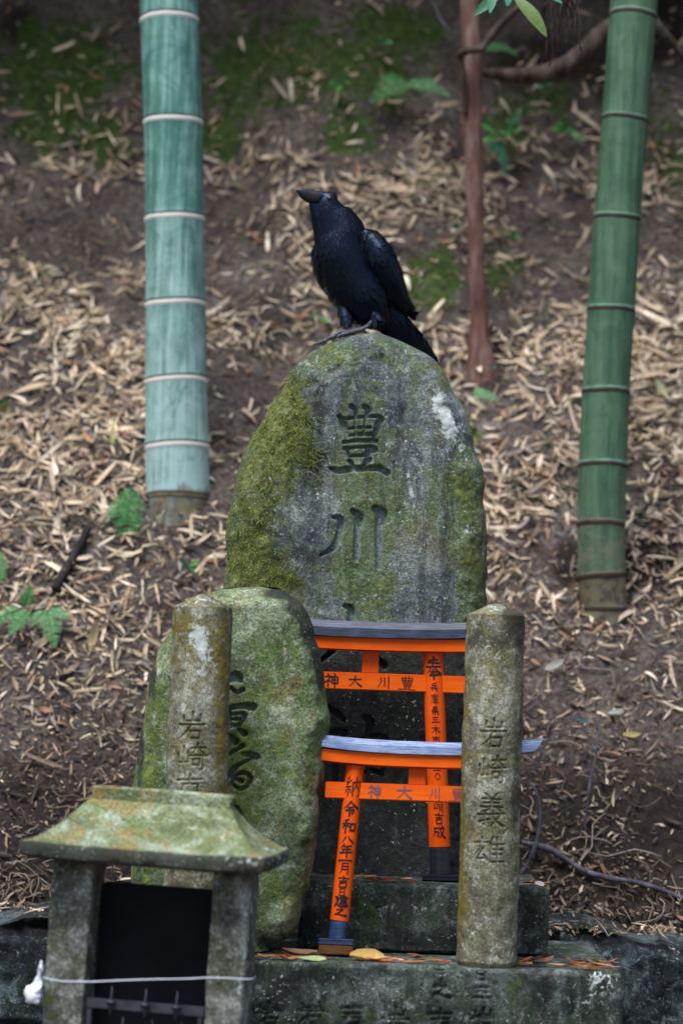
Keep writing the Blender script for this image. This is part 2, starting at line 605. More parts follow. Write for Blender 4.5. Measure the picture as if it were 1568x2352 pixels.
M_vermilion_beam = paint('vermilion_beam', (0.74, 0.088, 0.001, 1), (0.88, 0.135, 0.002, 1), 0.5, 0.18)
M_vermilion_post = paint('vermilion_pillar', (0.70, 0.072, 0.001, 1), (0.84, 0.108, 0.002, 1), 0.5, 0.18, grain=(60, 60, 3))
M_black_beam = paint('black_lacquer_beam', sr(40, 46, 64), sr(74, 82, 106), 0.36, 0.5, bump=0.3)
M_sheen_beam = paint('black_beam_sky_sheen', sr(104, 124, 166), sr(176, 190, 220), 0.26, 0.8, bump=0.1, Metallic=0.55)  # sky reflection on the black lacquer painted in as pale blue
M_black_post = paint('black_lacquer_sleeve', sr(20, 22, 30), sr(44, 48, 60), 0.32, 0.6, grain=(4, 4, 90), bump=0.5)
M_blue_post = paint('blue_black_sleeve', sr(18, 34, 62), sr(48, 74, 114), 0.25, 0.8, grain=(4, 4, 90), bump=0.4)
M_ink = simple('black_ink', sr(38, 24, 30), 0.6, 0.3)
M_ink_gloss = simple('glossy_ink', sr(92, 66, 84), 0.28, 0.8, var=0.5, scale=60)  # sheen on the ink painted in as a greyish purple base
M_wood = paint('raw_wood', sr(58, 34, 18), sr(112, 72, 40), 0.7, 0.2)
M_iron = simple('dark_iron', sr(58, 58, 66), 0.5, 0.5, var=0.6, bump=0.4)
M_panel = simple('black_panel', sr(15, 17, 23), 0.6, 0.15, var=0.6, scale=12)
M_wire = simple('white_wire', sr(205, 212, 225), 0.3, 0.6)
M_bag = simple('white_plastic', sr(235, 238, 245), 0.25, 0.6, var=0.1)

# ------------------------------------------------------------------ ground
GND = -1.1
XW = 0.42   # where the slope starts, behind the retaining wall


def _prof(y):
    return np.interp(y, [-60, XW - 0.02, XW, 0.95, 1.25, 2.20, 2.42, 2.75, 3.6, 8, 40], [GND, GND, -0.50, 0.215, 0.60, 1.80, 2.22, 3.20, 4.3, 9, 36])


def G(x, y):
    x = np.atleast_1d(np.asarray(x, float))
    y = np.atleast_1d(np.asarray(y, float))
    p = np.stack([x, y, np.zeros_like(x)], 1)
    yy = y + 0.16 * fbm(p, 1.5, 2, 5) * smooth01((y - 1.3) / 0.8) + 0.10 * np.exp(-((x + 0.55) / 0.35) ** 2) * smooth01((y - 1.6) / 0.5) * -1
    z = _prof(np.where(y > XW, np.maximum(yy, XW), y))
    amp = smooth01((y - XW) / 0.3)
    z = z + amp * (0.050 * fbm(p, 2.6, 4, 1) + 0.016 * fbm(p, 13, 3, 2))
    z = z + (1 - amp) * 0.012 * fbm(p, 4, 4, 3)
    return z


def GP(px, py):
    d = ray(px, py)
    t = (0.5 - CAM_Y) / d.y
    while t < 20:
        q = CO + d * t
        if q.z < G(q.x, q.y)[0]:
            return q
        t += 0.012
    return CO + d * t


def axis_pts(fine0, fine1, step, far, n):
    a = fine0 - np.geomspace(step, far, n)[::-1]
    b = fine1 + np.geomspace(step, far, n)
    return np.concatenate([a, np.arange(fine0, fine1 + 1e-6, step), b])


gx = axis_pts(-2.0, 2.0, 0.018, 28, 26)
gy = np.concatenate([-np.geomspace(0.03, 40, 30)[::-1] + XW - 0.05, [XW - 0.021, XW], np.arange(XW + 0.018, 3.6, 0.018), 3.6 + np.geomspace(0.02, 34, 24)])
GX, GY = np.meshgrid(gx, gy)
gv = np.stack([GX.ravel(), GY.ravel(), G(GX.ravel(), GY.ravel())], 1)
gpx, gpy = project(gv)
vis = gv[:, 1] > 0.3
MOSS_G = [(170, 150, 150, 100, .8), (90, 190, 110, 130, .6), (250, 330, 85, 60, .8), (100, 320, 80, 60, .7), (540, 200, 100, 170, .6), (740, 130, 200, 130, .62), (880, 200, 120, 80, .4), (800, 320, 70, 45, .8), (500, 330, 40, 50, .9),
          (990, 640, 80, 75, 1.1), (1150, 620, 55, 60, .8), (940, 60, 120, 80, .55), (1270, 220, 90, 60, .6), (1160, 300, 60, 80, .7), (1540, 380, 50, 60, .8), (1500, 260, 60, 80, .5), (10, 930, 25, 40, .7), (610, 1290, 40, 60, .4), (740, 740, 50, 20, .6)]
gm = np.where(vis, blobs(gpx, gpy, MOSS_G), 0)
gm = np.clip(gm, 0, 1.2)
gh = np.where(vis, 0.25 * smooth01((300 - gpy) / 300) + blobs(gpx, gpy, [(1250, 150, 150, 60, .8), (1400, 210, 60, 70, .6), (1490, 1295, 90, 60, 1.3), (1300, 1295, 40, 55, 1.1), (620, 760, 70, 50, .6), (1330, 440, 70, 50, .6), (1180, 400, 60, 50, .6), (1500, 60, 80, 90, .9), (40, 60, 60, 60, .5), (1120, 830, 70, 90, .8), (380, 60, 60, 90, .5), (60, 860, 40, 60, .5)]) + 0.75 * smooth01((gpy - 1550) / 350), 0)  # hollow and bank-top shade painted into the soil, beside real dark humus
N = NT('forest_soil')
n1 = N.noise(5, 8, 0.7)
n2 = N.noise(70, 8, 0.80, 0.6)
scol = N.ramp(n1, [(0.3, sr(64, 57, 54)), (0.5, sr(98, 89, 84)), (0.7, sr(132, 124, 116))])
scol = N.mix(0.95, scol, N.ramp(n2, [(0.36, 0.08), (0.5, 0.45), (0.64, 0.95)]), 'OVERLAY')
mf = N.step(N.math('ADD', N.attr('moss'), N.math('MULTIPLY', N.math('SUBTRACT', N.noise(14, 9, 0.76, 0.6), 0.5), 2.8)), 0.34, 0.60)
mc = N.ramp(N.noise(40, 6, 0.7), [(0.3, sr(34, 50, 20)), (0.5, sr(58, 82, 30)), (0.72, sr(92, 110, 50))])
scol = N.mix(N.math('MULTIPLY', N.step(N.math('ADD', N.attr('humus_shade'), N.math('MULTIPLY', N.math('SUBTRACT', n1, 0.5), 1.2)), 0.25, 0.7), 0.85), scol, sr(34, 28, 27))
scol = N.mix(N.math('MULTIPLY', mf, 0.85), scol, mc)
N.bump(N.math('ADD', N.math('MULTIPLY', n2, 0.6), N.noise(25, 6, 0.7)), 0.9, 0.02)
M_soil = N.done(scol, 0.95, 0.15)
tag(mesh_np('hillside', gv, grid_faces(len(gy), len(gx)), M_soil, attrs={'moss': gm, 'humus_shade': np.clip(gh, 0, 1)}), kind='structure')


# ------------------------------------------------------------------ leaf litter
def leaf_shapes(n, L, Wd, curl, bend, twist, stations=5):
    """n leaves in local frame: x along, y across, z up -> n x (stations*3) x 3"""
    t = np.linspace(-0.5, 0.5, stations)
    wp = np.array([0.18, 0.85, 1.0, 0.7, 0.05]) if stations == 5 else np.array([0.5, 1.0, 0.3])
    a = bend[:, None] * t[None]
    x = L[:, None] * np.sin(a) / np.where(abs(bend) < 1e-3, 1e-3, bend)[:, None]
    z = L[:, None] * (1 - np.cos(a)) / np.where(abs(bend) < 1e-3, 1e-3, bend)[:, None]
    side = np.array([-1, 0, 1])
    if stations == 5:
        mxs = np.random.default_rng(n).random(n)[:, None] ** 1.5
        wq = wp[None] * (1 - mxs) + np.array([0.75, 1.0, 0.9, 1.0, 0.55])[None] * mxs * 0.8
    else:
        wq = np.broadcast_to(wp[None], (n, stations))
    y = Wd[:, None, None] * 0.5 * wq[:, :, None] * side[None, None]
    tw = twist[:, None, None] * t[None, :, None]
    zz = z[:, :, None] + Wd[:, None, None] * curl[:, None, None] * wq[:, :, None] * (abs(side) ** 2)[None, None] * 0.5 + y * np.sin(tw)
    yy = y * np.cos(tw)
    xx = np.broadcast_to(x[:, :, None], zz.shape)
    return np.stack([xx, yy, zz], -1).reshape(n, stations * 3, 3)


def scatter(n, xr, yr, seed):
    r = np.random.default_rng(seed)
    x = r.uniform(*xr, n)
    y = r.uniform(*yr, n)
    return x, y


def frames(x, y):
    e = 0.02
    z = G(x, y)
    gxn = (G(x + e, y) - G(x - e, y)) / (2 * e)
    gyn = (G(x, y + e) - G(x, y - e)) / (2 * e)
    nrm = np.stack([-gxn, -gyn, np.ones_like(x)], 1)
    nrm /= np.linalg.norm(nrm, axis=1)[:, None]
    return np.stack([x, y, z], 1), nrm


PAL = np.array([sr(232, 216, 192)[:3], sr(212, 192, 164)[:3], sr(190, 168, 140)[:3], sr(158, 138, 116)[:3], sr(166, 126, 94)[:3], sr(156, 146, 136)[:3], sr(104, 88, 76)[:3], sr(74, 62, 56)[:3], sr(48, 42, 41)[:3], sr(150, 156, 96)[:3]])
BARE = [(1490, 1290, 75, 50, .9), (1300, 1290, 36, 50, .7), (1120, 840, 45, 50, .7), (90, 530, 130, 110, .9), (880, 500, 170, 90, .45), (1260, 610, 130, 70, .9), (640, 640, 60, 90, .6), (1510, 1480, 90, 100, .8), (370, 1340, 110, 70, .7), (500, 1180, 50, 120, .3), (1100, 880, 60, 80, .6), (250, 1080, 90, 50, .5), (60, 780, 70, 110, .6), (1470, 640, 60, 60, .5), (560, 1330, 60, 60, .5), (990, 640, 80, 70, .8), (1190, 1000, 60, 40, .5)]


xs0, xs1 = -0.20, 0.50


def litter(name, n, Lr, ar, dark_only, seed, stations=5, lift=0.006, label=''):
    r = np.random.default_rng(seed)
    x = r.uniform(-1.9, 1.9, n)
    y = XW - 0.10 + (3.4 - XW) * r.uniform(0, 1, n)
    q, nrm = frames(x, y)
    shelf = y < XW
    q[shelf, 1] = 0.21 + (y[shelf] - XW + 0.10) * 3.2
    q[shelf, 2] = -0.492 + 0.012 * r.random(shelf.sum()) + np.where(q[shelf, 1] > 0.42, 0.03, 0)
    nrm[shelf] = (0, -0.2, 0.98)
    px, py = project(q)
    dens = 1 - np.clip(blobs(px, py, BARE), 0, 0.95)
    cl = fbm(q, 3.2, 3, 21)
    dens = dens * np.clip(0.66 + 1.05 * cl, 0.06, 1.4)
    bank = smooth01((y - 2.20) / 0.15)
    dens = dens * (1 - 0.86 * bank) * (1 - 0.7 * np.clip(blobs(px, py, MOSS_G), 0, 1))
    if not dark_only:
        dens = dens * np.interp(py, [0, 330, 380, 1300, 1700, 2000], [.8, .8, 1.2, .9, .5, .3])
    else:
        dens = dens * np.interp(py, [0, 700, 1300, 1600, 2100], [.5, .4, .8, 1.3, 1.4]) + 0.15
    dens = np.where(shelf & (q[:, 0] > xs0) & (q[:, 0] < xs1), 0, np.where(shelf, 0.9, dens))
    keep = r.uniform(0, 1, n) < dens
    q, nrm, px, py = q[keep], nrm[keep], px[keep], py[keep]
    m = len(q)
    L = r.uniform(*Lr, m) * (0.75 + 0.6 * r.random(m) ** 2) * np.interp(py, [0, 1250, 1750], [1, 1, .66])
    Wd = L * r.uniform(*ar, m)
    V = leaf_shapes(m, L, Wd, r.normal(0.1, 0.4, m), r.normal(0, 1.0, m), r.normal(0, 1.2, m), stations)
    # random tangent frame, leaning out of the ground plane a little
    tilt = nrm + r.normal(0, 0.36, (m, 3))
    tilt /= np.linalg.norm(tilt, axis=1)[:, None]
    a = r.normal(0, 1, (m, 3))
    a[:, 2] *= 0.7
    a -= tilt * np.sum(a * tilt, 1)[:, None]
    a /= np.linalg.norm(a, axis=1)[:, None]
    b = np.cross(tilt, a)
    W = q[:, None] + nrm[:, None] * (lift + abs(r.normal(0, lift, m)))[:, None, None] + V[..., :1] * a[:, None] + V[..., 1:2] * b[:, None] + V[..., 2:] * tilt[:, None]
    k = stations * 3
    f = grid_faces(stations, 3)
    F = (np.arange(m)[:, None, None] * k + f[None]).reshape(-1, 4)
    # tones: pale higher up the slope, dark and rotten lower down
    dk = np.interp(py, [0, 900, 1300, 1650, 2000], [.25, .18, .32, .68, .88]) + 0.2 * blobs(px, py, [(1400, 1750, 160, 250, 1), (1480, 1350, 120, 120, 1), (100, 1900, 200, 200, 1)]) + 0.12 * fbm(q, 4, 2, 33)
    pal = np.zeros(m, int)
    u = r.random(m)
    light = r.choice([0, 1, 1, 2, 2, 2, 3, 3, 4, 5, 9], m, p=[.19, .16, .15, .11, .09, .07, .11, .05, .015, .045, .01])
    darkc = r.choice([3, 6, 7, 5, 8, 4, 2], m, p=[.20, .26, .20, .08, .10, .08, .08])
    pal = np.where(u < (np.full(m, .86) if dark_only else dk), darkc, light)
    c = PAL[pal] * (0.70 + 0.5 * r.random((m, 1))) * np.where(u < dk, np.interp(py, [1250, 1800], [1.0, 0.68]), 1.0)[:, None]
    c = np.repeat(c, k, 0)
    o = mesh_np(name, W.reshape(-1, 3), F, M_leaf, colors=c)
    return tag(o, kind='stuff', label=label, cat='litter')


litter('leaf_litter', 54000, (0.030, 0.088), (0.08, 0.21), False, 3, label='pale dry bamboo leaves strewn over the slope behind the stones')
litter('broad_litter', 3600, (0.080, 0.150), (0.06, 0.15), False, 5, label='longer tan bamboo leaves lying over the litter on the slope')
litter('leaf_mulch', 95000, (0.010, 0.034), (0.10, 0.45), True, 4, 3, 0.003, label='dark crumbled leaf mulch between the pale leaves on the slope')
# fine dead twigs in the litter
mb = MB()
r = np.random.default_rng(8)
for i in range(1500):
    x, y = r.uniform(-1.7, 1.7), XW + 0.02 + 2.0 * r.random() ** (1.6 if i < 400 else 3.2)
    q, nn = frames(np.array([x]), np.array([y]))
    L = r.uniform(0.06, 0.22) if i < 300 else r.uniform(0.03, 0.10)
    d = r.normal(0, 1, 3)
    d -= nn[0] * (d @ nn[0])
    d /= np.linalg.norm(d)
    b = np.cross(nn[0], d)
    pts = [q[0] + nn[0] * 0.008 + d * L * (t - .5) + b * r.normal(0, 0.06) * L * (1 - (2 * t - 1) ** 2) * 3 + nn[0] * 0.012 * r.random() for t in np.linspace(0, 1, 4)]
    n0 = mb.n
    mb.tube(pts, np.array([0.0022, 0.002, 0.0016, 0.001]) * r.uniform(.5, 1.1), 5, 7)
    mb.c.append(np.broadcast_to(PAL[r.choice([5, 6, 7, 8, 3])] * 0.9, (mb.n - n0, 3)))
tag(mb.build('twig_litter', M_leaf), 'thin dead twigs tangled in the leaf litter on the slope', 'litter', kind='stuff')


# ------------------------------------------------------------------ carved slabs
def slab(name, outline_l, outline_r, Ymid, T, wl, wr, strk, depth, mat, nu, nz, attr_fn, parent=None, nz_amp=0.004, jit=0.004, seed=0, power=2.4, loc=None):
    """outline_l / outline_r: (px, py) lists from top to bottom, taken at depth Ymid"""
    A = np.array([P(x, y, Ymid)[:] for x, y in outline_l])
    B = np.array([P(x, y, Ymid)[:] for x, y in outline_r])
    A, B = catmull(A, 160), catmull(B, 160)
    zt = max(A[:, 2].max(), B[:, 2].max())
    zb = min(A[:, 2].min(), B[:, 2].min())
    A[:, 2] = np.minimum.accumulate(A[:, 2])
    B[:, 2] = np.minimum.accumulate(B[:, 2])
    t = np.linspace(0, 1, nz)
    zz = zb + (zt - zb) * (1 - t ** 1.6 * 0.35 - t * 0.65)
    zz = np.clip(zz, zb, zt)
    eps = np.linspace(0, 1e-6, len(A))
    xl = np.interp(zz, (A[:, 2] - eps)[::-1], A[:, 0][::-1])
    xr = np.interp(zz, (B[:, 2] - eps)[::-1], B[:, 0][::-1])
    nn = np.stack([np.zeros(nz), zz * 0, zz], 1)
    xl = xl + jit * fbm(nn + 3, 14, 4, seed)
    xr = xr + jit * fbm(nn + 9, 14, 4, seed + 5)
    top = slice(0, 3)
    c = (xl + xr) / 2
    xr = np.maximum(xr, xl + 0.004)
    poly = np.vstack([np.stack([xl, zz], 1)[::-1], np.stack([xr, zz], 1)])[::4]

    def surf(nu_, sgn):
        u = np.linspace(-1, 1, nu_)
        u = np.sign(u) * (1 - (1 - abs(u)) ** 1.25)
        X = (c[:, None] + u[None] * (xr - xl)[:, None] / 2).ravel()
        Z = np.repeat(zz, nu_)
        d = np.full(len(X), 9.0)
        for a, b in zip(poly[:-1], poly[1:]):
            ab = b - a
            tt = np.clip(((X - a[0]) * ab[0] + (Z - a[1]) * ab[1]) / (ab @ ab + 1e-12), 0, 1)
            d = np.minimum(d, np.hypot(X - a[0] - tt * ab[0], Z - a[1] - tt * ab[1]))
        s = (X - np.repeat(xl, nu_)) / np.maximum(np.repeat(xr - xl, nu_), 1e-4)
        ww = wl + (wr - wl) * smooth01(s)
        e = np.clip(d / ww, 0, 1)
        pf = (1 - (1 - e) ** power) ** (1 / power)
        Y = Ymid - sgn * T / 2 * pf
        return X, Y, Z, d, e

    X, Y, Z, d, e = surf(nu, 1)
    p3 = np.stack([X, Y, Z], 1)
    edge = smooth01(d / 0.02)
    rough = 1 + 2.2 * (1 - smooth01((e - 0.6) / 0.4))
    Y = Y + edge * nz_amp * rough * (0.6 * fbm(p3, 7, 4, seed + 1) + 0.25 * fbm(p3, 40, 3, seed + 2))
    GR = carve(X, Z, strk)
    Y = Y + depth * GR
    V1 = np.stack([X, Y, Z], 1)
    nb = 22
    X2, Y2, Z2, d2, _ = surf(nb, -1)
    p3 = np.stack([X2, Y2, Z2], 1)
    Y2 = Y2 + smooth01(d2 / 0.02) * nz_amp * 2 * fbm(p3, 9, 4, seed + 3)
    V2 = np.stack([X2, Y2, Z2], 1)
    # make the rims meet
    V = np.vstack([V1, V2])
    F1 = grid_faces(nz, nu, flip=True)
    F2 = grid_faces(nz, nb, off=len(V1))
    r_ = np.arange(nz - 1)
    Fb = np.stack([(nz - 1) * nu + np.arange(0)], -1).reshape(0, 1)
    px, py = project(V)
    at = attr_fn(px, py, V)
    at['groove'] = np.concatenate([GR, np.zeros(len(V2))])
    o = mesh_np(name, V - (np.array(loc) if loc is not None else 0), [F1, F2], mat, parent, loc, True, at)
    return o, V1, at, (nz, nu)


# ---- the tall stele
stele_l = [(862, 766), (835, 768), (800, 774), (770, 786), (735, 802), (700, 826), (668, 852), (652, 884), (632, 912), (612, 943), (594, 978), (574, 1012), (560, 1045), (548, 1082), (538, 1115), (529, 1152), (521, 1212), (517, 1290), (511, 1345), (510, 1500), (520, 1700), (545, 1900), (560, 1998)]
stele_r = [(862, 766), (880, 770), (905, 779), (932, 792), (960, 806), (987, 824), (1006, 845), (1022, 872), (1040, 906), (1058, 935), (1073, 962), (1086, 1005), (1098, 1050), (1106, 1100), (1112, 1170), (1115, 1280), (1114, 1400), (1108, 1500), (1098, 1700), (1085, 1900), (1080, 1998)]
ST_Y = 0.09


def px_strokes(ch, x0, y0, x1, y1, Y, sw, **kw):
    a, b = P(x0, y0, Y), P(x1, y1, Y)
    return strokes(ch, a.x, a.z, b.x - a.x, a.z - b.z, sw, **kw)


def px_path(Y, *items):
    out = []
    for pts, wds in items:
        p = np.array([[P(x, y, Y).x, P(x, y, Y).z] for x, y in pts])
        n = max(8, 4 * len(pts))
        wd = np.interp(np.linspace(0, 1, n), np.linspace(0, 1, len(wds)), wds)
        out.append((catmull(p, n), wd / 1000.0))
    return out


# first two characters stroke by stroke, the lower two behind the gates
def zz2(x, y):   # pixel in the enlarged view of the inscription
    return (1150 + x * 350 / 1266) * 0.6272, (1450 + y * 650 / 2352) * 0.6272


def Zs(*pts):
    return [zz2(x, y) for x, y in pts]


ST_strk = px_path(0.0,
                  (Zs((325, 275), (420, 310), (620, 290), (830, 280), (890, 320)), [5, 4, 4, 5, 8]),
                  (Zs((345, 300), (400, 420), (450, 560)), [5, 10, 4]), (Zs((880, 310), (840, 430), (780, 575)), [7, 11, 4]),
                  (Zs((495, 150), (545, 210), (550, 400), (558, 520)), [7, 6, 3.5, 3]), (Zs((665, 150), (710, 200), (670, 330), (660, 520)), [7, 9, 4, 3.5]),
                  (Zs((460, 440), (600, 428), (740, 425)), [4, 4, 4]), (Zs((470, 530), (600, 520), (750, 515)), [4, 5, 5]),
                  (Zs((390, 620), (560, 600), (820, 605)), [5, 5, 6]),
                  (Zs((400, 705), (560, 690), (740, 680)), [6, 4, 4.5]), (Zs((745, 685), (800, 720), (720, 740), (700, 800)), [6, 9, 9, 4]),
                  (Zs((430, 715), (470, 820)), [4, 4]), (Zs((475, 805), (600, 795), (720, 790)), [4, 4.5, 5]),
                  (Zs((470, 865), (515, 930)), [6, 5]), (Zs((715, 855), (640, 940)), [10, 3]),
                  (Zs((210, 960), (320, 1000), (480, 975), (700, 965), (860, 965), (965, 1030)), [4, 9, 9, 9, 9, 9]),
                  (Zs((260, 1610), (340, 1640), (335, 1800), (260, 2010), (90, 2115)), [5, 9, 9, 9, 3]),
                  (Zs((510, 1530), (590, 1620), (575, 1850), (550, 2170)), [7, 14, 9.5, 7]),
                  (Zs((810, 1500), (885, 1580), (860, 1800), (855, 2100), (850, 2290)), [10, 17, 11, 10, 5]),
                  ([(792, 1392), (806, 1402), (800, 1450), (770, 1490), (735, 1520)], [6, 10, 9, 9, 5]), ([(735, 1462), (800, 1455), (868, 1448)], [8, 8, 9]), ([(812, 1470), (845, 1500), (880, 1530)], [5, 9, 12]),
                  ([(755, 1625), (775, 1640), (790, 1655)], [5, 9, 5]), ([(838, 1648), (850, 1660), (846, 1700), (846, 1830)], [8, 11, 9, 5]),
                  ([(735, 1690), (790, 1680), (770, 1720), (735, 1760)], [7, 8, 8, 4]), ([(770, 1730), (770, 1830)], [7, 7]), ([(815, 1700), (820, 1780)], [6, 6]), ([(815, 1702), (885, 1695), (880, 1775)], [6, 7, 7]), ([(820, 1738), (880, 1735)], [5, 5]), ([(820, 1775), (880, 1772)], [5, 5]),
                  ([(848, 1769), (862, 1772), (880, 1782)], [5, 6, 4]))


def stele_attr(px, py, V):
    n = fbm(V, 9, 3, 77)
    moss = blobs(px, py, [(625, 930, 55, 70, .5), (590, 1050, 60, 110, .45), (560, 1200, 65, 140, .42), (570, 1310, 80, 60, .55), (680, 940, 38, 80, .6), (670, 1050, 40, 100, .45), (620, 1000, 30, 60, .3), (590, 1260, 40, 50, .3), (760, 815, 70, 30, .45), (640, 1360, 60, 50, .6),
                          (1060, 1120, 42, 70, .62), (1085, 1310, 42, 110, .65), (985, 845, 30, 18, .7), (1020, 880, 20, 60, .35), (830, 1140, 55, 90, .33), (880, 1370, 90, 60, .3), (800, 1330, 70, 60, .28), (870, 960, 25, 60, .25)])
    stain_shade = blobs(px, py, [(735, 900, 35, 90, .5), (722, 1060, 36, 130, .5), (700, 1290, 60, 70, .55), (980, 1330, 45, 110, .45), (905, 900, 22, 80, .3), (1090, 1230, 25, 150, .35), (620, 1340, 60, 40, .4)])
    stain_shade = stain_shade + 0.85 * smooth01((py - 1440) / 60)  # shade below the gate beams painted in along with damp stain
    lich = blobs(px, py, [(1005, 918, 14, 26, 1.0), (1022, 955, 16, 22, .85), (1040, 990, 22, 28, .9), (1062, 1028, 10, 14, .6), (937, 1092, 7, 18, .7), (944, 1132, 7, 14, .8), (950, 1165, 6, 12, .6), (930, 1250, 10, 50, .2), (1075, 1215, 8, 20, .45), (890, 945, 6, 10, .5), (570, 1180, 45, 100, .20), (655, 1060, 12, 50, .3), (600, 1120, 30, 50, .18)])
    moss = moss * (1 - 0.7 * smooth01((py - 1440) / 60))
    alga = blobs(px, py, [(600, 1000, 60, 160, .9), (560, 1200, 60, 200, 1), (580, 1330, 80, 60, .8), (830, 1140, 60, 110, .7), (820, 1330, 90, 80, .7), (1070, 1150, 60, 120, .7), (1080, 1350, 50, 120, .7), (900, 850, 60, 60, .3), (770, 800, 70, 30, .6)]) - blobs(px, py, [(720, 1000, 40, 140, .7), (700, 1290, 60, 70, .8), (960, 1330, 50, 90, .6), (900, 900, 30, 60, .4)])
    return {'alga': alga, 'moss': np.clip(moss + 0.0 * n, 0, 1.1), 'stain_shade': np.clip(stain_shade, 0, 1), 'lichen': lich}


stele_root = empty('stone_stele', P(810, 1998, ST_Y), 'tall upright mossy stone slab carved with two large characters, crow on its top', 'stone stele')
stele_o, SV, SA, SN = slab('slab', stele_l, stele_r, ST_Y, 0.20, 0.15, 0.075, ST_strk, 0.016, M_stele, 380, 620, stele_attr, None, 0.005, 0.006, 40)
stele_o.parent = stele_root
stele_o.matrix_parent_inverse = Matrix.Translation(-stele_root.location)


def moss_fibres(name, V, moss, n, lo, Lr, parent, inv, cols, seed, hang=0.8):
    r = np.random.default_rng(seed)
    px, py = project(V)
    nz = 0.5 + 0.5 * fbm(V, 26, 3, seed)
    pr = np.clip(moss - lo, 0, None) * (0.15 + np.clip(nz - 0.35, 0, 1) * 2)
    pr = pr / pr.sum()
    idx = r.choice(len(V), n, p=pr)
    b = V[idx]
    L = r.uniform(*Lr, n)
    d = np.stack([r.normal(-0.1, .55, n), -0.55 - abs(r.normal(0, .3, n)), r.normal(0.15, .5, n)], 1)
    d /= np.linalg.norm(d, axis=1)[:, None]
    side = np.cross(d, r.normal(0, 1, (n, 3)))
    side /= np.linalg.norm(side, axis=1)[:, None]
    wd = r.uniform(0.0005, 0.0011, n)
    vs = []
    p = b.copy()
    for k, t in enumerate((0, .35, .7, 1)):
        vs.append(p - side * (wd * (1 - 0.8 * t))[:, None])
        vs.append(p + side * (wd * (1 - 0.8 * t))[:, None])
        d = d + np.array([0, 0.12, -hang])[None] * (0.5 + t) + r.normal(0, .25, (n, 3))
        d /= np.linalg.norm(d, axis=1)[:, None]
        p = p + d * (L * 0.34)[:, None]
    W = np.stack(vs, 1)
    F = (np.arange(n)[:, None, None] * 8 + grid_faces(4, 2)[None]).reshape(-1, 4)
    c = np.array(cols)[r.integers(0, len(cols), n)] * (0.6 + 0.7 * r.random((n, 1)))
    o = mesh_np(name, W.reshape(-1, 3), F, M_mossy, parent, colors=np.repeat(c, 8, 0))
    o.matrix_parent_inverse = inv
    return o


MC = [sr(100, 120, 48)[:3], sr(142, 156, 66)[:3], sr(70, 92, 38)[:3], sr(172, 176, 96)[:3], sr(150, 144, 112)[:3]]
spx, spy = project(SV)
mfl = 0.5 + 0.9 * fbm(SV, 18, 3, 61)
mz = blobs(spx, spy, [(640, 930, 60, 60, .9), (690, 960, 32, 90, .9), (660, 1060, 55, 110, .8), (590, 1080, 55, 110, .7), (560, 1260, 60, 110, .8), (610, 1310, 60, 60, .6)]) * np.clip(mfl, 0.1, 1.2)
inv = Matrix.Translation(-stele_root.location)
moss_fibres('moss', SV, mz, 8000, 0.08, (0.003, 0.009), stele_root, inv, MC, 51, 0.5)
# long creeping strands over the face
mb = MB()
r = np.random.default_rng(52)
sel = np.where((mz > 0.2) & (spx > 650) & (spx < 720))[0]
for i in range(230):
    k = r.choice(sel)
    p = SV[k].copy() + [0, -0.002, 0]
    d = np.array([0.7, 0, -0.5 + r.normal(0, .6)])
    pts = [p.copy()]
    for j in range(r.integers(4, 10)):
        d = d + np.array([r.normal(0, .5), 0, r.normal(-.12, .45)])
        d /= np.linalg.norm(d)
        p = p + d * 0.006
        p[1] = SV[k][1] - 0.002 - 0.002 * r.random()
        pts.append(p.copy())
    n0 = mb.n
    mb.tube(pts, [0.0006] * (len(pts) - 1) + [0.0003], 4)
    mb.c.append(np.broadcast_to(np.array(MC[r.integers(0, 5)]) * 0.85, (mb.n - n0, 3)))
o = mb.build('creeping_moss', M_mossy, stele_root)
o.matrix_parent_inverse = inv

# ---- the smaller mossy slab
sm_l = [(590, 1348), (560, 1350), (520, 1352), (480, 1364), (440, 1396), (408, 1432), (375, 1482), (348, 1560), (330, 1645), (318, 1730), (308, 1800), (303, 1900), (301, 1995), (310, 2080), (345, 2145), (410, 2172)]
sm_r = [(590, 1348), (625, 1350), (652, 1360), (688, 1388), (712, 1432), (733, 1488), (747, 1560), (755, 1640), (753, 1700), (744, 1780), (736, 1850), (728, 1920), (716, 1990), (702, 2050), (690, 2110), (665, 2152), (620, 2172)]


def Zc(*pts):
    return [((600 + x * 400 / 1447) * 0.6272, (2400 + y * 650 / 2352) * 0.6272) for x, y in pts]


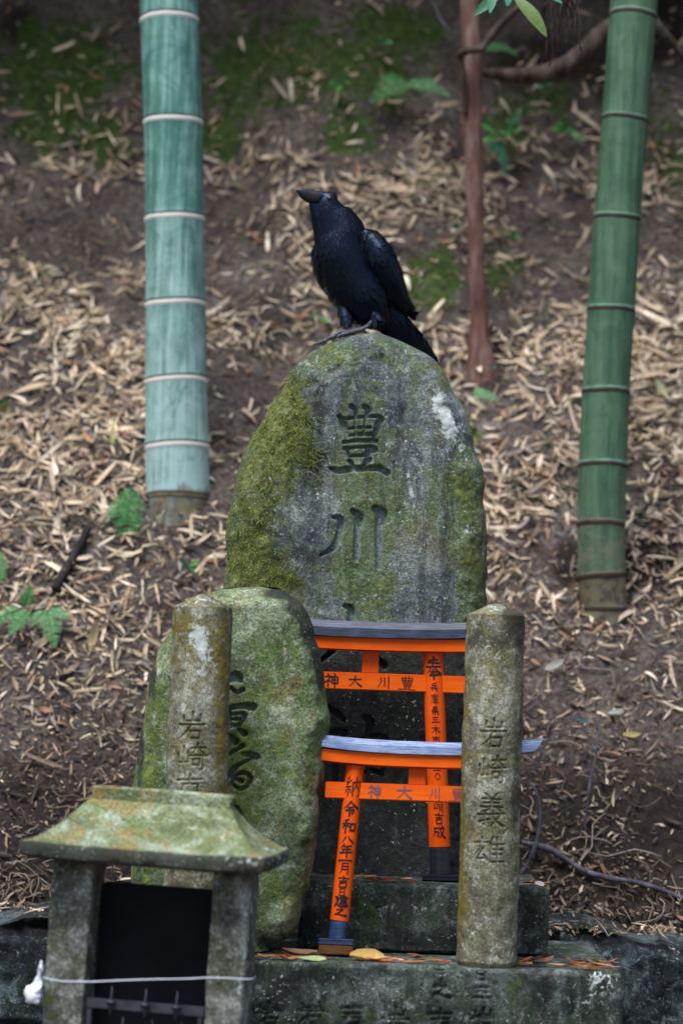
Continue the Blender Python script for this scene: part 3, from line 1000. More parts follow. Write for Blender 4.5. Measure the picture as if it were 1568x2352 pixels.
SM_Y = -0.30
SM_strk = px_path(-0.38,
                  (Zc((860, 330), (960, 290), (1020, 345)), [9, 15, 6]), (Zc((880, 420), (960, 490), (1050, 460)), [4, 5, 6]),
                  (Zc((780, 720), (900, 695), (1050, 672), (1180, 690)), [6, 6, 7, 11]), (Zc((800, 790), (1000, 772), (1070, 800), (1000, 940)), [4, 4, 7, 5]),
                  (Zc((820, 855), (1010, 842)), [4, 4]), (Zc((820, 942), (990, 925)), [4, 5]), (Zc((870, 760), (880, 950)), [5, 6]),
                  (Zc((990, 985), (1070, 1035)), [5, 9]), (Zc((870, 1080), (945, 1145)), [7, 11]),
                  (Zc((820, 1335), (930, 1270), (1040, 1205)), [5, 4, 7]), (Zc((1055, 1305), (1140, 1320), (1225, 1345)), [6, 8, 9]), (Zc((1180, 1360), (1020, 1440), (950, 1490), (820, 1640)), [5, 4, 6, 7]),
                  (Zc((900, 1630), (1000, 1565), (1090, 1565), (1150, 1640), (1110, 1730), (1010, 1770), (920, 1720), (910, 1670), (960, 1640), (1030, 1670)), [3, 5, 6, 6, 6, 5, 5, 5, 4, 6]),
                  (Zc((860, 2060), (940, 2055), (1000, 2095)), [8, 14, 8]),
                  ([(400, 1560), (520, 1552)], [8, 9]), ([(460, 1510), (462, 1610)], [8, 8]))


def sm_attr(px, py, V):
    moss = 0.02 + blobs(px, py, [(330, 1650, 40, 300, .6), (560, 1380, 60, 40, .3), (560, 1700, 60, 170, .45), (720, 1850, 30, 200, .35), (600, 1880, 80, 120, .2), (330, 1900, 60, 150, .4), (640, 2050, 60, 120, .3)]) - blobs(px, py, [(640, 1470, 70, 100, .35), (680, 1640, 50, 100, .5), (640, 1900, 40, 120, .35), (700, 1950, 20, 80, .3)])
    stain_shade = blobs(px, py, [(718, 1440, 26, 55, 1.8), (650, 1362, 50, 14, 1.3), (692, 1392, 28, 30, 1.6), (738, 1530, 18, 60, 1.4), (735, 1850, 10, 150, .7), (700, 2050, 14, 80, .7), (350, 1530, 12, 110, .9), (325, 1700, 9, 160, .8), (318, 1850, 8, 120, .6), (640, 2150, 140, 40, .5), (752, 1700, 8, 120, .6)])
    return {'moss': np.clip(moss - stain_shade * 0.8, -1.2, 1), 'stain_shade': np.clip(stain_shade, 0, 1.2), 'lichen': blobs(px, py, [(690, 1620, 30, 30, .22), (655, 1440, 30, 40, .15), (700, 1700, 20, 20, .25)])}


LOC2 = P(520, 2172, SM_Y)
sm_o, _, _, _ = slab('mossy_stone', sm_l, sm_r, SM_Y, 0.17, 0.045, 0.05, SM_strk, 0.016, M_slab, 300, 440, sm_attr, None, 0.005, 0.005, 60, 2.2, loc=LOC2)
tag(sm_o, 'rounded green mossy carved stone standing behind the stubby left stone post', 'carved stone')


# ------------------------------------------------------------------ round posts
def post(name, top, bot, rtop, rbot, cone, chars, depth, attr_fn, label, Y, seed):
    """top/bot: pixel centres of the rim and the foot at depth Y"""
    a, b = P(*bot, Y), P(*top, Y)
    H = (b - a).length
    zax = (b - a).normalized()
    xax = Vector((1, 0, 0))
    xax = (xax - zax * xax.dot(zax)).normalized()
    yax = zax.cross(xax)
    M = Matrix((xax, yax, zax)).transposed().to_4x4()
    M.translation = a
    nt, nz = 300, 520
    th = np.linspace(0, 2 * math.pi, nt, endpoint=False)
    th = th + 0.45 * np.sin(th + 0) * 0
    z = np.linspace(0, H, nz)
    TH, ZZ = np.meshgrid(th, z)
    TH, ZZ = TH.ravel(), ZZ.ravel()
    rad = np.interp(ZZ, [0, 0.012, H * 0.6, H], [rbot - 0.006, rbot, (rbot + rtop) / 2 * 1.005, rtop])
    d3 = np.stack([np.sin(TH) * rad, -np.cos(TH) * rad, ZZ], 1)
    rad = rad + 0.0022 * fbm(d3, 9, 4, seed) + 0.0010 * fbm(d3, 45, 3, seed + 3)
    # letters sit on the front: arc length s
    th2 = np.where(TH > math.pi, TH - 2 * math.pi, TH)
    sx = np.sin(th2) * rad
    front = abs(th2) < 1.4
    sk = []
    for ch, x0, y0, x1, y1, sw in chars:
        # pixel box -> local box along the axis
        u0 = (y0 - top[1]) / (bot[1] - top[1])
        u1 = (y1 - top[1]) / (bot[1] - top[1])
        cx = top[0] + (bot[0] - top[0]) * (u0 + u1) / 2
        s = (5.55 + Y) / 5.55 / 1000
        sk += strokes(ch, (x0 - cx) * s, H * (1 - u0), (x1 - x0) * s, (u1 - u0) * H, sw, 1.2, np.random.default_rng(seed))
    dep = carve(np.where(front, sx, 9), ZZ, sk, 1.5)
    rad = rad - depth * dep
    V = np.stack([np.sin(TH) * rad, -np.cos(TH) * rad, ZZ], 1)
    # cap: worn rim, then a shallow cone
    caps = []
    K = 14
    for k in range(1, K + 1):
        f = 1 - k / K
        rr = (rad[-nt:] - 0.003 * min(1, k / 2)) * f
        zc = H + 0.002 + cone * (1 - f) * (1 - 0.12 * (1 - f))
        pt = np.stack([np.sin(th) * rr, -np.cos(th) * rr, np.full(nt, zc)], 1)
        pt[:, 2] += 0.0016 * fbm(pt, 50, 3, seed + 9)
        caps.append(pt)
    V = np.vstack([V] + caps)
    F = grid_faces(nz + K, nt, wrap=True)
    W = V @ np.array(M.to_3x3()).T + np.array(a)
    px, py = project(W)
    o = mesh_np(name, V, F, M_post, attrs=attr_fn(px, py, V))
    o.matrix_world = M
    return tag(o, label, 'stone post', 'round carved stone posts')


def post_attr_r(px, py, V):
    u = (py - 1400) / 820
    ax = 1137 - 24 * u
    moss = blobs(px - ax, py, [(-62, 1600, 14, 120, .5), (-66, 1830, 14, 130, .75), (-66, 2020, 14, 100, .9), (-50, 2110, 20, 80, .45), (55, 1600, 25, 150, .25)])
    return {'moss': moss, 'stain_shade': blobs(px - ax, py, [(45, 1430, 30, 60, .9), (-20, 1450, 60, 40, .5), (20, 1550, 30, 60, .5), (60, 1800, 18, 350, .6), (-50, 1500, 20, 60, .5)]),  # darker down the right side and near the top
            'lichen': blobs(px - ax, py, [(0, 1396, 70, 10, .40), (-30, 1480, 25, 40, .22), (10, 1520, 30, 50, .22), (-25, 2030, 30, 40, .3), (-30, 2130, 20, 60, .4), (0, 1630, 20, 50, .18)])}


def post_attr_l(px, py, V):
    ax = 462 - 12 * (py - 1395) / 420
    return {'moss': 0.12 + blobs(px - ax, py, [(55, 1700, 18, 200, .6), (-20, 1440, 60, 40, .4), (45, 1500, 25, 60, .5), (-55, 1500, 20, 80, .3)]),
            'stain_shade': blobs(px - ax, py, [(-62, 1700, 10, 200, .3)]),
            'lichen': blobs(px - ax, py, [(0, 1380, 60, 14, .36), (-5, 1450, 22, 25, .7), (5, 1500, 28, 50, .6), (-5, 1580, 40, 40, .25)])}


post('stone_post', (1137, 1414), (1116, 2220), 0.0612, 0.0628, 0.030,
     [('岩', 1098, 1652, 1160, 1720, .0030), ('崎', 1092, 1736, 1158, 1802, .0030), ('義', 1091, 1824, 1155, 1900, .0028), ('雄', 1082, 1922, 1154, 1982, .0028)],
     0.0048, post_attr_r, 'grey weathered round stone post with four carved characters, right of the orange gates', -0.43, 70)
post('stone_post', (466, 1396), (440, 2205), 0.0610, 0.0640, 0.032,
     [('岩', 414, 1638, 478, 1703, .0030), ('崎', 410, 1708, 480, 1772, .0028), ('市', 408, 1780, 471, 1840, .0030)],
     0.0048, post_attr_l, 'yellowish round stone post rising behind the small roofed stone shelter', -0.52, 80)


# ------------------------------------------------------------------ stone blocks
def rough_box(lo, hi, rnd, amp, step, seed, strk=None, depth=0.006, fine_front=None):
    lo, hi = np.array(lo, float), np.array(hi, float)
    Vs, Fs, n = [], [], 0
    for ax in range(3):
        for sgn in (0, 1):
            a, b = [k for k in range(3) if k != ax]
            st = fine_front if (ax == 1 and sgn == 0 and fine_front) else step
            # rows follow the nominal box edges; a few extra lines close to the edge for the worn arris
            def line(k, s):
                m = max(2, int((hi[k] - lo[k]) / s))
                base = np.linspace(lo[k], hi[k], m + 1)
                ex = [lo[k] + rnd * f for f in (0.25, 0.5, 1)] + [hi[k] - rnd * f for f in (0.25, 0.5, 1)]
                return np.unique(np.concatenate([base, ex]))
            A, B = np.meshgrid(line(a, st), line(b, st))
            p = np.zeros((A.size, 3))
            p[:, a], p[:, b], p[:, ax] = A.ravel(), B.ravel(), hi[ax] if sgn else lo[ax]
            q = np.clip(p, lo + rnd, hi - rnd)
            dv = p - q
            L = np.linalg.norm(dv, axis=1)[:, None]
            p2 = q + dv / np.maximum(L, 1e-9) * rnd
            nrm = dv / np.maximum(L, 1e-9)
            edge = (np.sum(abs(dv) > rnd * 0.4, 1) > 1)
            h = amp * fbm(p, 8, 4, seed) + amp * 0.35 * fbm(p, 40, 3, seed + 1) - edge * amp * 1.2 * np.clip(fbm(p, 16, 3, seed + 2) + 0.2, 0, 1)
            p2 = p2 + nrm * h[:, None]
            if strk and ax == 1 and sgn == 0:
                p2[:, 1] += depth * carve(p[:, 0], p[:, 2], strk)
            flip = (ax == 1) ^ (sgn == 0)
            Fs.append(grid_faces(A.shape[0], A.shape[1], n, flip))
            Vs.append(p2)
            n += len(p2)
    return np.vstack(Vs), np.vstack(Fs)


TOP1, TOP2 = -0.503, -0.352
Y1, Y2 = -0.50, -0.245


def at_block(px, py, V):
    return {'moss': blobs(px, py, [(1180, 2260, 30, 90, .6), (900, 2330, 300, 20, .25), (860, 2100, 120, 50, .35), (1150, 2020, 100, 12, .4), (800, 2290, 60, 40, .3)]),
            'stain_shade': 0.25 + blobs(px, py, [(600, 2290, 120, 60, .35), (760, 2240, 130, 30, .35), (1240, 2260, 60, 60, .4), (730, 2120, 60, 80, .6), (1220, 2110, 40, 80, .5), (1000, 2160, 200, 25, .5)]),
            'lichen': blobs(px, py, [(1400, 2260, 50, 50, .22), (1370, 2240, 30, 20, .25), (1060, 2290, 20, 40, .2), (960, 2080, 30, 30, .25), (1300, 2290, 80, 50, .16)])}


xl1, xr1 = P(420, 2210, Y1).x, P(1434, 2228, Y1).x
ch1 = []
for cxp, cyp, c, wd in [(618, 2300, '岩', 62), (716, 2296, '岩', 64), (810, 2306, '吉', 58), (908, 2312, '岩', 66), (1010, 2318, '吉', 62), (1108, 2316, '岩', 58), (1010, 2218, '月', 40), (1012, 2254, '之', 48), (1106, 2222, '日', 40), (1106, 2262, '三', 44)]:
    a = P(cxp, cyp, Y1)
    s = 0.91 / 1000
    ch1 += strokes(c, a.x - wd * s / 2, a.z, wd * s, wd * s * (0.9 if wd > 50 else 0.8), 0.0030, 2.0, np.random.default_rng(cxp))
V, F = rough_box((xl1, Y1, GND - 0.05), (xr1, 0.20, TOP1), 0.010, 0.0022, 0.02, 90, ch1, 0.006, 0.0035)
o = P(900, 2352, Y1)
px, py = project(V)
base = Vector(((xl1 + xr1) / 2, -0.15, GND))
tag(mesh_np('stone_plinth', V - np.array(base), F, M_block, loc=base, attrs=at_block(px, py, V)), 'long dark lower stone block with carved characters, carrying the posts and front gate', 'stone block')
xl2, xr2 = P(690, 2000, Y2).x, P(1262, 2025, Y2).x
V, F = rough_box((xl2, Y2, TOP1 + 0.001), (xr2, 0.24, TOP2), 0.009, 0.0025, 0.012, 95, None, 0, 0.006)
base = Vector(((xl2 + xr2) / 2, 0, TOP1))
px, py = project(V)
tag(mesh_np('stone_plinth', V - np.array(base), F, M_block, loc=base, attrs=at_block(px, py, V)), 'dark damp upper stone block directly under the tall stele', 'stone block')


# retaining wall behind
def wall_piece(x0, x1, label, seed, ztop):
    nx, nz = int((x1 - x0) / 0.008), 110
    X, Z = np.meshgrid(np.linspace(x0, x1, nx), np.linspace(GND - 0.03, ztop, nz))
    X, Z = X.ravel(), Z.ravel()
    p = np.stack([X, 0 * X, Z * 0], 1)
    Z = Z + (Z - GND) / (ztop - GND) * (0.035 * fbm(p, 5, 3, seed + 7) - 0.02)
    p = np.stack([X, 0 * X, Z], 1)
    wx = X + 0.035 * fbm(p, 5, 3, seed)
    wz = Z + 0.03 * fbm(p, 5, 3, seed + 2)
    row = np.floor((wz - ztop) / 0.26)
    fx = (wx + row * 0.19) / 0.36
    fz = (wz - ztop) / 0.26
    dj = np.minimum(np.minimum(fx % 1, 1 - fx % 1) * 0.36, np.minimum(fz % 1, 1 - fz % 1) * 0.26)
    cell = _hash(np.floor(fx), row, row * 0, seed)
    Y = 0.27 - 0.05 * smooth01(dj / 0.035) - 0.03 * cell + 0.012 * fbm(p, 14, 4, seed + 4)
    F = [grid_faces(nz, nx)]
    V = np.stack([X, Y, Z], 1)
    top = np.stack([V[-nx:, 0], np.full(nx, 0.50), V[-nx:, 2] + 0.03], 1)
    F.append(grid_faces(2, nx, len(V)))
    V = np.vstack([V, V[-nx:], top])
    # the back, closing the wall
    bk = np.stack([V[-nx:, 0], np.full(nx, 0.50), np.full(nx, GND - 0.03)], 1)
    F.append(grid_faces(2, nx, len(V)))
    V = np.vstack([V, V[-nx:], bk])
    base = np.array([(x0 + x1) / 2, 0.4, GND])
    px, py = project(V)
    at = {'moss': blobs(px, py, [(1350, 2140, 60, 40, .5), (1330, 2310, 40, 60, .6), (40, 2250, 60, 60, .3), (60, 2300, 50, 40, .4)]), 'stain_shade': 0.1 + 0.9 * smooth01((0.03 - np.r_[dj, np.full(4 * nx, 1)]) / 0.02), 'lichen': blobs(px, py, [(1290, 2150, 40, 20, .2), (1540, 2200, 60, 100, .22), (1500, 2330, 60, 40, .2), (90, 2120, 30, 20, .25)])}
    return tag(mesh_np('retaining_wall', V - base, F, M_wall, loc=base, attrs=at), label, 'retaining wall')


wall_piece(0.37, 2.6, 'dark mossy rubble retaining wall at the right, below the slope', 101, -0.485)
wall_piece(-2.6, -0.20, 'dark rubble retaining wall at the left, behind the roofed stone shelter', 111, -0.50)


# ------------------------------------------------------------------ torii gates
def beam(mb, half_b, half_t, zb, zt, y0, y1, lift, end_lift, m=0, topslope=0.0, n=60):
    """curved beam: bottom/top half lengths, depth y0..y1, ends lifted"""
    x = np.linspace(-1, 1, n)
    prof = []
    for u in x:
        lf = end_lift * abs(u) ** 2.6
        zm, hm = zb + (zt - zb) * 0.56, half_b + (half_t - half_b) * 0.56
        prof.append([(u * half_b, y0, zb + lf * lift), (u * hm, y0 + topslope * 0.04, zm + lf), (u * half_t, y0 + topslope, zt + lf), (u * half_t, y1 - topslope, zt + lf), (u * hm, y1 - topslope * 0.04, zm + lf), (u * half_b, y1, zb + lf * lift)])
    pr = np.array(prof)
    for (a, b) in ((0, 1), (1, 2), (2, 3), (3, 4), (4, 5), (5, 0)):
        v = np.stack([pr[:, a], pr[:, b]], 1).reshape(-1, 3)
        mb.add(v, grid_faces(n, 2, flip=True), None, m)
    for k, fl in ((0, 0), (n - 1, 1)):
        mb.add(pr[k], [[0, 1, 4, 5], [1, 2, 3, 4]] if fl else [[5, 4, 1, 0], [4, 3, 2, 1]], None, m)


def torii(loc, d, label, m_top, m_sleeve, beam_text, post_text, ink_beam, ink_post, tilt, yaw, ridge):
    t = empty('torii_gate', loc, label, 'torii gate', 'small vermilion torii gates', (R(tilt), 0, R(yaw)))
    kb, kt, kz = d['kasagi_b'], d['kasagi_t'], d['z_kasagi']
    mb = MB()
    beam(mb, kb, kt, kz[0], kz[1], -d['kd'], d['kd'], 1.0, d['lift'], 0, ridge)
    autosharp(mb.build('top_rail', [m_top], t), 25)
    mb = MB()
    beam(mb, d['shimaki'], d['shimaki'] + 0.008, d['z_shimaki'], kz[0] - 0.0008, -d['kd'] * 0.80, d['kd'] * 0.80, 1.0, d['lift'] * 0.45, 0)
    autosharp(mb.build('lintel', [M_vermilion_beam], t), 25)
    n0, n1 = d['z_nuki']
    hn = d['nuki']
    mb = MB()
    mb.box((-hn, -d['nd'], n0), (hn, d['nd'], n1), 0, 0.0015)
    tbm = autosharp(mb.build('tie_beam', [M_vermilion_beam], t))
    mb = MB()
    mb.box((-d['gk'], -d['nd'] * 0.85, n1 + 0.0004), (d['gk'], d['nd'] * 0.85, d['z_shimaki'] - 0.0004), 0, 0.001)
    autosharp(mb.build('centre_strut', [M_vermilion_post], t))
    pr = d['r']
    ht, hb, zt = d['half_t'], d['half_b'], d['z_shimaki'] - 0.0006

    def cx(z):
        return hb + (ht - hb) * z / zt
    for s in (-1, 1):
        mb = MB()
        zs = np.linspace(d['z_sleeve'][1] + 0.0004, zt, 8)
        mb.tube([(s * cx(z), 0, z) for z in zs], [pr * (1.04 - 0.05 * z / zt) for z in zs], 40)
        pl = autosharp(mb.build('pillar', [M_vermilion_post], t))
        mb = MB()
        zs = np.linspace(d['z_sleeve'][0] + 0.0004, d['z_sleeve'][1], 6)
        mb.tube([(s * cx(z), 0, z) for z in zs], [pr * 1.0] * 6, 40)
        autosharp(mb.build('sleeve', [m_sleeve], pl))
        mb = MB()
        bh = d['base']
        z0, z1 = d['z_base'], d['z_sleeve'][0]
        k = 3
        for i in range(k):   # stepped plate
            za, zb_ = z0 + (z1 - z0) * i / k, z0 + (z1 - z0) * (i + 1) / k
            g = 0.0015 if i % 2 else 0.0
            mb.box((s * cx(0) - bh + g, -bh + g, za + 0.0003), (s * cx(0) + bh - g, bh - g, zb_), 0, 0.001)
        fpl = autosharp(mb.build('foot_plate', [m_sleeve], t))
        if z0 > 0.005:
            mb = MB()
            mb.box((s * cx(0) - bh * 0.96, -bh * 0.96, 0), (s * cx(0) + bh * 0.96, bh * 0.96, z0), 0, 0.0015)
            autosharp(mb.build('foot_block', [M_wood], fpl))
        for (side, chars) in post_text:
            if side != s:
                continue
            mb = MB()
            for ch, z_top, z_bot, wd in chars:
                ang_w = wd
                rr = pr
                strk = strokes(ch, -wd / 2, z_top, wd, z_top - z_bot, wd * (0.052 if wd < 0.030 else 0.058) * (0.68 if GLYPH[ch].count(';') > 8 else 1), 1.5, np.random.default_rng(ord(ch)))

                def place(x, z, off, s=s):
                    rad = pr * (1.04 - 0.05 * z / zt) + off
                    th = x / rad
                    return (s * cx(z) + math.sin(th) * rad, -math.cos(th) * rad, z)
                brush(mb, strk, place)
            mb.build('lettering', [ink_post], pl)
    mb = MB()
    for ch, xc, wd, hh in beam_text:
        zc = (n0 + n1) / 2
        strk = strokes(ch, xc - wd / 2, zc + hh / 2, wd, hh, wd * 0.05 * (0.42 if GLYPH[ch].count(';') > 10 else 0.95), 1.0, np.random.default_rng(ord(ch) + 1))
        brush(mb, strk, lambda x, z, off: (x, -d['nd'] - off, z))
    mb.build('lettering', [ink_beam], tbm)
    return t


# front gate, standing on the lower block
FY = -0.36
fl = P(945, 2187, FY)
fl.z = TOP1 + 0.003
sF = (5.55 + FY) / 5.55 / 1000


def zf(py):
    return (2187 - py) * sF


front = dict(kasagi_b=0.250, kasagi_t=0.268, z_kasagi=(zf(1729), zf(1699)), kd=0.036, lift=0.016, shimaki=0.205, z_shimaki=zf(1757), z_nuki=(zf(1834), zf(1797)), nuki=0.196, nd=0.0125, gk=0.0185,
             r=0.0196, half_t=0.134, half_b=0.160, z_sleeve=(zf(2151), zf(2110)), z_base=zf(2164), base=0.0375)
ptxt = []
zz_ = 1787
for ch, y0, y1, wd in [('納', 1784, 1841, .036), ('令', 1852, 1897, .035), ('和', 1903, 1944, .033), ('八', 1948, 1974, .029), ('年', 1974, 2012, .031), ('一', 2014, 2027, .032), ('月', 2026, 2060, .026), ('吉', 2064, 2098, .029), ('日', 2098, 2120, .020), ('建', 2116, 2150, .032), ('之', 2150, 2176, .030)]:
    # the photographed column runs from the tie beam to the sleeve
    f = (y0 - 1784) / (2176 - 1784)
    g = (y1 - 1784) / (2176 - 1784)
    ptxt.append((ch, zf(1784 + f * 316), zf(1784 + g * 316), wd))
torii(fl, front, 'small orange torii gate in front, glossy blue-black top rail with an upturned end', M_sheen_beam, M_blue_post,
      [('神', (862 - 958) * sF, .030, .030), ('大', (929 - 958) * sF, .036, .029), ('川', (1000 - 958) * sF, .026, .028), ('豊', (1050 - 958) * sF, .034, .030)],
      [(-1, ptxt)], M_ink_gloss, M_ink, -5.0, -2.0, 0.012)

BY = -0.125
bl = P(834, 2013, BY)
bl.z = TOP2 + 0.003
sB = (5.55 + BY) / 5.55 / 1000


def zb(py):
    return (2013 - py) * sB


back = dict(kasagi_b=0.290, kasagi_t=0.306, z_kasagi=(zb(1470), zb(1434)), kd=0.042, lift=0.014, shimaki=0.262, z_shimaki=zb(1498), z_nuki=(zb(1589), zb(1550)), nuki=0.235, nd=0.013, gk=0.0185,
            r=0.0228, half_t=0.139, half_b=0.172, z_sleeve=(zb(2001), zb(1939)), z_base=0.0, base=0.042)
btxt = [(c, zb(a), zb(b), wd) for c, a, b, wd in [('奉', 1508, 1560, .038), ('兵', 1566, 1588, .020), ('庫', 1592, 1618, .021), ('県', 1621, 1642, .019), ('三', 1644, 1660, .020), ('木', 1663, 1684, .020), ('市', 1688, 1708, .020), ('吉', 1712, 1734, .022), ('一', 1760, 1772, .018), ('〇', 1768, 1790, .016), ('崎', 1828, 1862, .024), ('吉', 1862, 1888, .024), ('成', 1890, 1920, .030)]]
torii(bl, back, 'taller orange torii gate behind, against the stele, dull blue-grey top rail', M_black_beam, M_black_post,
      [('豊', (934 - 849) * sB, .040, .031), ('川', (882 - 849) * sB, .030, .028), ('大', (815 - 849) * sB, .032, .026), ('神', (762 - 849) * sB, .034, .032)],
      [(1, btxt)], M_ink, M_ink, -1.5, -1.0, 0.006)

# ------------------------------------------------------------------ roofed stone shelter
LY = -0.82
lc = P(342, 2000, LY)
lroot = empty('stone_shelter', (lc.x, LY, GND), 'small roofed stone shelter with two square posts and a black inside', 'stone shrine', rot=(R(0.5), R(1.9), R(-7)))
lroot.scale = (1.035, 1, 1)


def lz(py, Y=LY):
    return P(352, py, Y).z - GND


# hipped roof with concave slopes
ze0, ze1 = lz(1990, -0.98), lz(1950, -0.98)
zr0, zr1 = lz(1842), lz(1812)
rows = []
hw, hd, rw, rd = 0.2225, 0.165, 0.134, 0.020
prof = [(0.0, hw - 0.012, hd - 0.012, ze0), (0.05, hw, hd, ze0 + 0.006), (0.1, hw + 0.002, hd + 0.002, (ze0 + ze1) / 2), (0.12, hw + 0.001, hd + 0.001, ze0 + (ze1 - ze0) * 0.8), (0.15, hw - 0.0005, hd - 0.0005, ze1 - 0.0025), (0.2, hw - 0.004, hd - 0.004, ze1)]
for f in np.linspace(0.04, 1, 26):
    g = 1 - (1 - f) ** 0.9
    zc = ze1 + (zr0 - ze1) * (0.50 * f + 0.50 * f ** 2.4)
    prof.append((0.3, hw - 0.007 + (rw - hw + 0.007) * g, hd - 0.007 + (rd - hd + 0.007) * g, zc))
prof += [(0.9, rw - 0.004, rd, zr0 + 0.008), (0.9, rw + 0.001, rd, zr0 + 0.016), (0.95, rw, rd, zr1 - 0.004), (1, rw - 0.005, rd - 0.005, zr1)]
m = 60
sq = []
for i in range(4 * m):
    s, f = divmod(i, m)
    f = f / m * 2 - 1
    sq.append([(f, -1), (1, f), (-f, 1), (-1, -f)][s])
sq = np.array(sq)
V = []
for _, a, b, z in prof:
    V.append(np.stack([sq[:, 0] * a, sq[:, 1] * b, np.full(len(sq), z)], 1))
V = np.vstack(V)
V += 0.0017 * np.stack([fbm(V + 5, 11, 4, 201), fbm(V + 9, 11, 4, 202), fbm(V, 9, 4, 203)], 1)
# slight upturn of the eave corners
cor = (abs(V[:, 0]) / hw) ** 4 * (abs(V[:, 1]) / hd) ** 4
V[:, 2] += 0.003 * np.clip(cor, 0, 1)
V[:, 0] -= 0.008
nr = len(prof)
F = grid_faces(nr, 4 * m, wrap=True)
k0 = len(V)
V = np.vstack([V, [[0, 0, ze0]], [[0, 0, zr1]]])
T3 = [(k0, (i + 1) % (4 * m), i) for i in range(4 * m)] + [(k0 + 1, (nr - 1) * 4 * m + i, (nr - 1) * 4 * m + (i + 1) % (4 * m)) for i in range(4 * m)]
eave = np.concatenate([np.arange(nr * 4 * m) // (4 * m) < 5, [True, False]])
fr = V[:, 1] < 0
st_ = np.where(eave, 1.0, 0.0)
li_ = np.where(eave & fr, 0.35 * np.exp(-((V[:, 0] - 0.19) / 0.05) ** 2), 0.10 + 0.25 * np.exp(-((V[:, 0] - 0.22) / 0.04) ** 2))
mo_ = np.where(eave, -0.9, 0.05)
autosharp(mesh_np('roof', V, [F, np.array(T3)], M_roof, lroot, attrs={'stain_shade': st_, 'lichen': li_, 'moss': mo_}), 50)
for xa, xb in ((-0.188, -0.112), (0.113, 0.182)):
    V, F = rough_box((xa, -0.085, 0.05), (xb, 0.03, ze0 - 0.0005), 0.005, 0.0022, 0.012, 210 + int(xa * 100), None, 0, 0.006)
    h = V[:, 2] / ze0
    autosharp(mesh_np('post', V, F, M_lpost, lroot, attrs={'moss': 0.25 * np.exp(-((h - 0.8) / 0.15) ** 2), 'stain_shade': 0.45 * smooth01((h - 0.9) / 0.1), 'lichen': 0.12 + 0.15 * (V[:, 0] > xb - 0.01)}), 50)  # post tops darker just below the roof
V, F = rough_box((-0.24, -0.16, -0.03), (0.24, 0.16, 0.05), 0.01, 0.003, 0.02, 220)
mesh_np('base_slab', V, F, M_lpost, lroot)
# black back panel with rounded top corners
pw, pz1 = 0.1085, lz(2032)
pts2 = [(-pw, 0.051)]
for a in np.linspace(180, 90, 6):
    pts2.append((-pw + 0.012 + 0.012 * math.cos(R(a)), pz1 - 0.012 + 0.012 * math.sin(R(a))))
for a in np.linspace(90, 0, 6):
    pts2.append((pw - 0.012 + 0.012 * math.cos(R(a)), pz1 - 0.012 + 0.012 * math.sin(R(a))))
pts2.append((pw, 0.051))
bm = bmesh.new()
f = bm.faces.new([bm.verts.new((x, -0.010, z)) for x, z in pts2])
ex = bmesh.ops.extrude_face_region(bm, geom=[f])
for vv in ex['geom']:
    if isinstance(vv, bmesh.types.BMVert):
        vv.co.y = 0.006
bmesh.ops.recalc_face_normals(bm, faces=bm.faces[:])
mb = MB()
mb.bm(bm)
mb.build('back_panel', [M_panel], lroot, smooth=False)

# iron candle rack
cz = lz(2312, -0.89)
rk = empty('candle_rack', (lc.x, LY, GND), 'rusty iron candle rack with spikes inside the roofed stone shelter', 'candle rack', rot=(R(0.5), R(1.9), R(-7)))
rk.scale = (1.035, 1, 1)
mb = MB()
mb.box((-0.1100, -0.072, cz - 0.009), (0.1110, -0.060, cz + 0.009), 0, 0.001)
autosharp(mb.build('rail', [M_iron], rk))
for s in (-1, 1):
    mb = MB()
    mb.box((s * 0.1035 - 0.004, -0.070, 0.052), (s * 0.1035 + 0.004, -0.062, cz - 0.0095), 0, 0.001)
    autosharp(mb.build('upright', [M_iron], rk))
for x in (-0.062, 0.002, 0.060):
    mb = MB()
    mb.tube([(x, -0.078, cz - 0.018), (x, -0.078, cz + 0.003), (x, -0.078, cz + 0.02), (x, -0.078, cz + 0.036)], [0.003, 0.0028, 0.0024, 0.0006], 8)
    mb.tube([(x, -0.078, cz + 0.004), (x, -0.078, cz + 0.009)], [0.010, 0.008], 14)
    mb.build('candle_spike', [M_iron], rk)
mb = MB()
mb.box((-0.0985, -0.070, cz - 0.070), (0.0985, -0.062, cz - 0.058), 0, 0.001)
autosharp(mb.build('lower_rail', [M_iron], rk))
for x in (-0.04, 0.015, 0.07):
    mb = MB()
    mb.tube([(x, -0.066, cz - 0.057), (x, -0.066, cz - 0.022)], [0.0025, 0.0008], 8)
    mb.build('candle_spike', [M_iron], rk)

# white wire across the posts
wy = -0.945
wp = [(92, 2246), (110, 2250), (135, 2254), (160, 2255), (215, 2255), (270, 2252), (345, 2249), (430, 2247), (490, 2244), (570, 2247)]
mb = MB()
pts = [np.array(P(x, y, wy + (0.010 if x < 120 else 0) + 0.045 * (x - 300) / -300 * 0.0)) for x, y in wp]
pts = [p + [0, 0.03 * (0.5 - i / 9), 0] for i, p in enumerate(pts)]
e = pts[-1] + np.array([0.012, 0.03, 0.0])
mb.tube(pts + [e], 0.0012, 8, 60)
org = pts[0]
tag(mb.build('wire', [M_wire], None, org), 'thin white wire stretched across the front of the roofed stone shelter', 'wire')
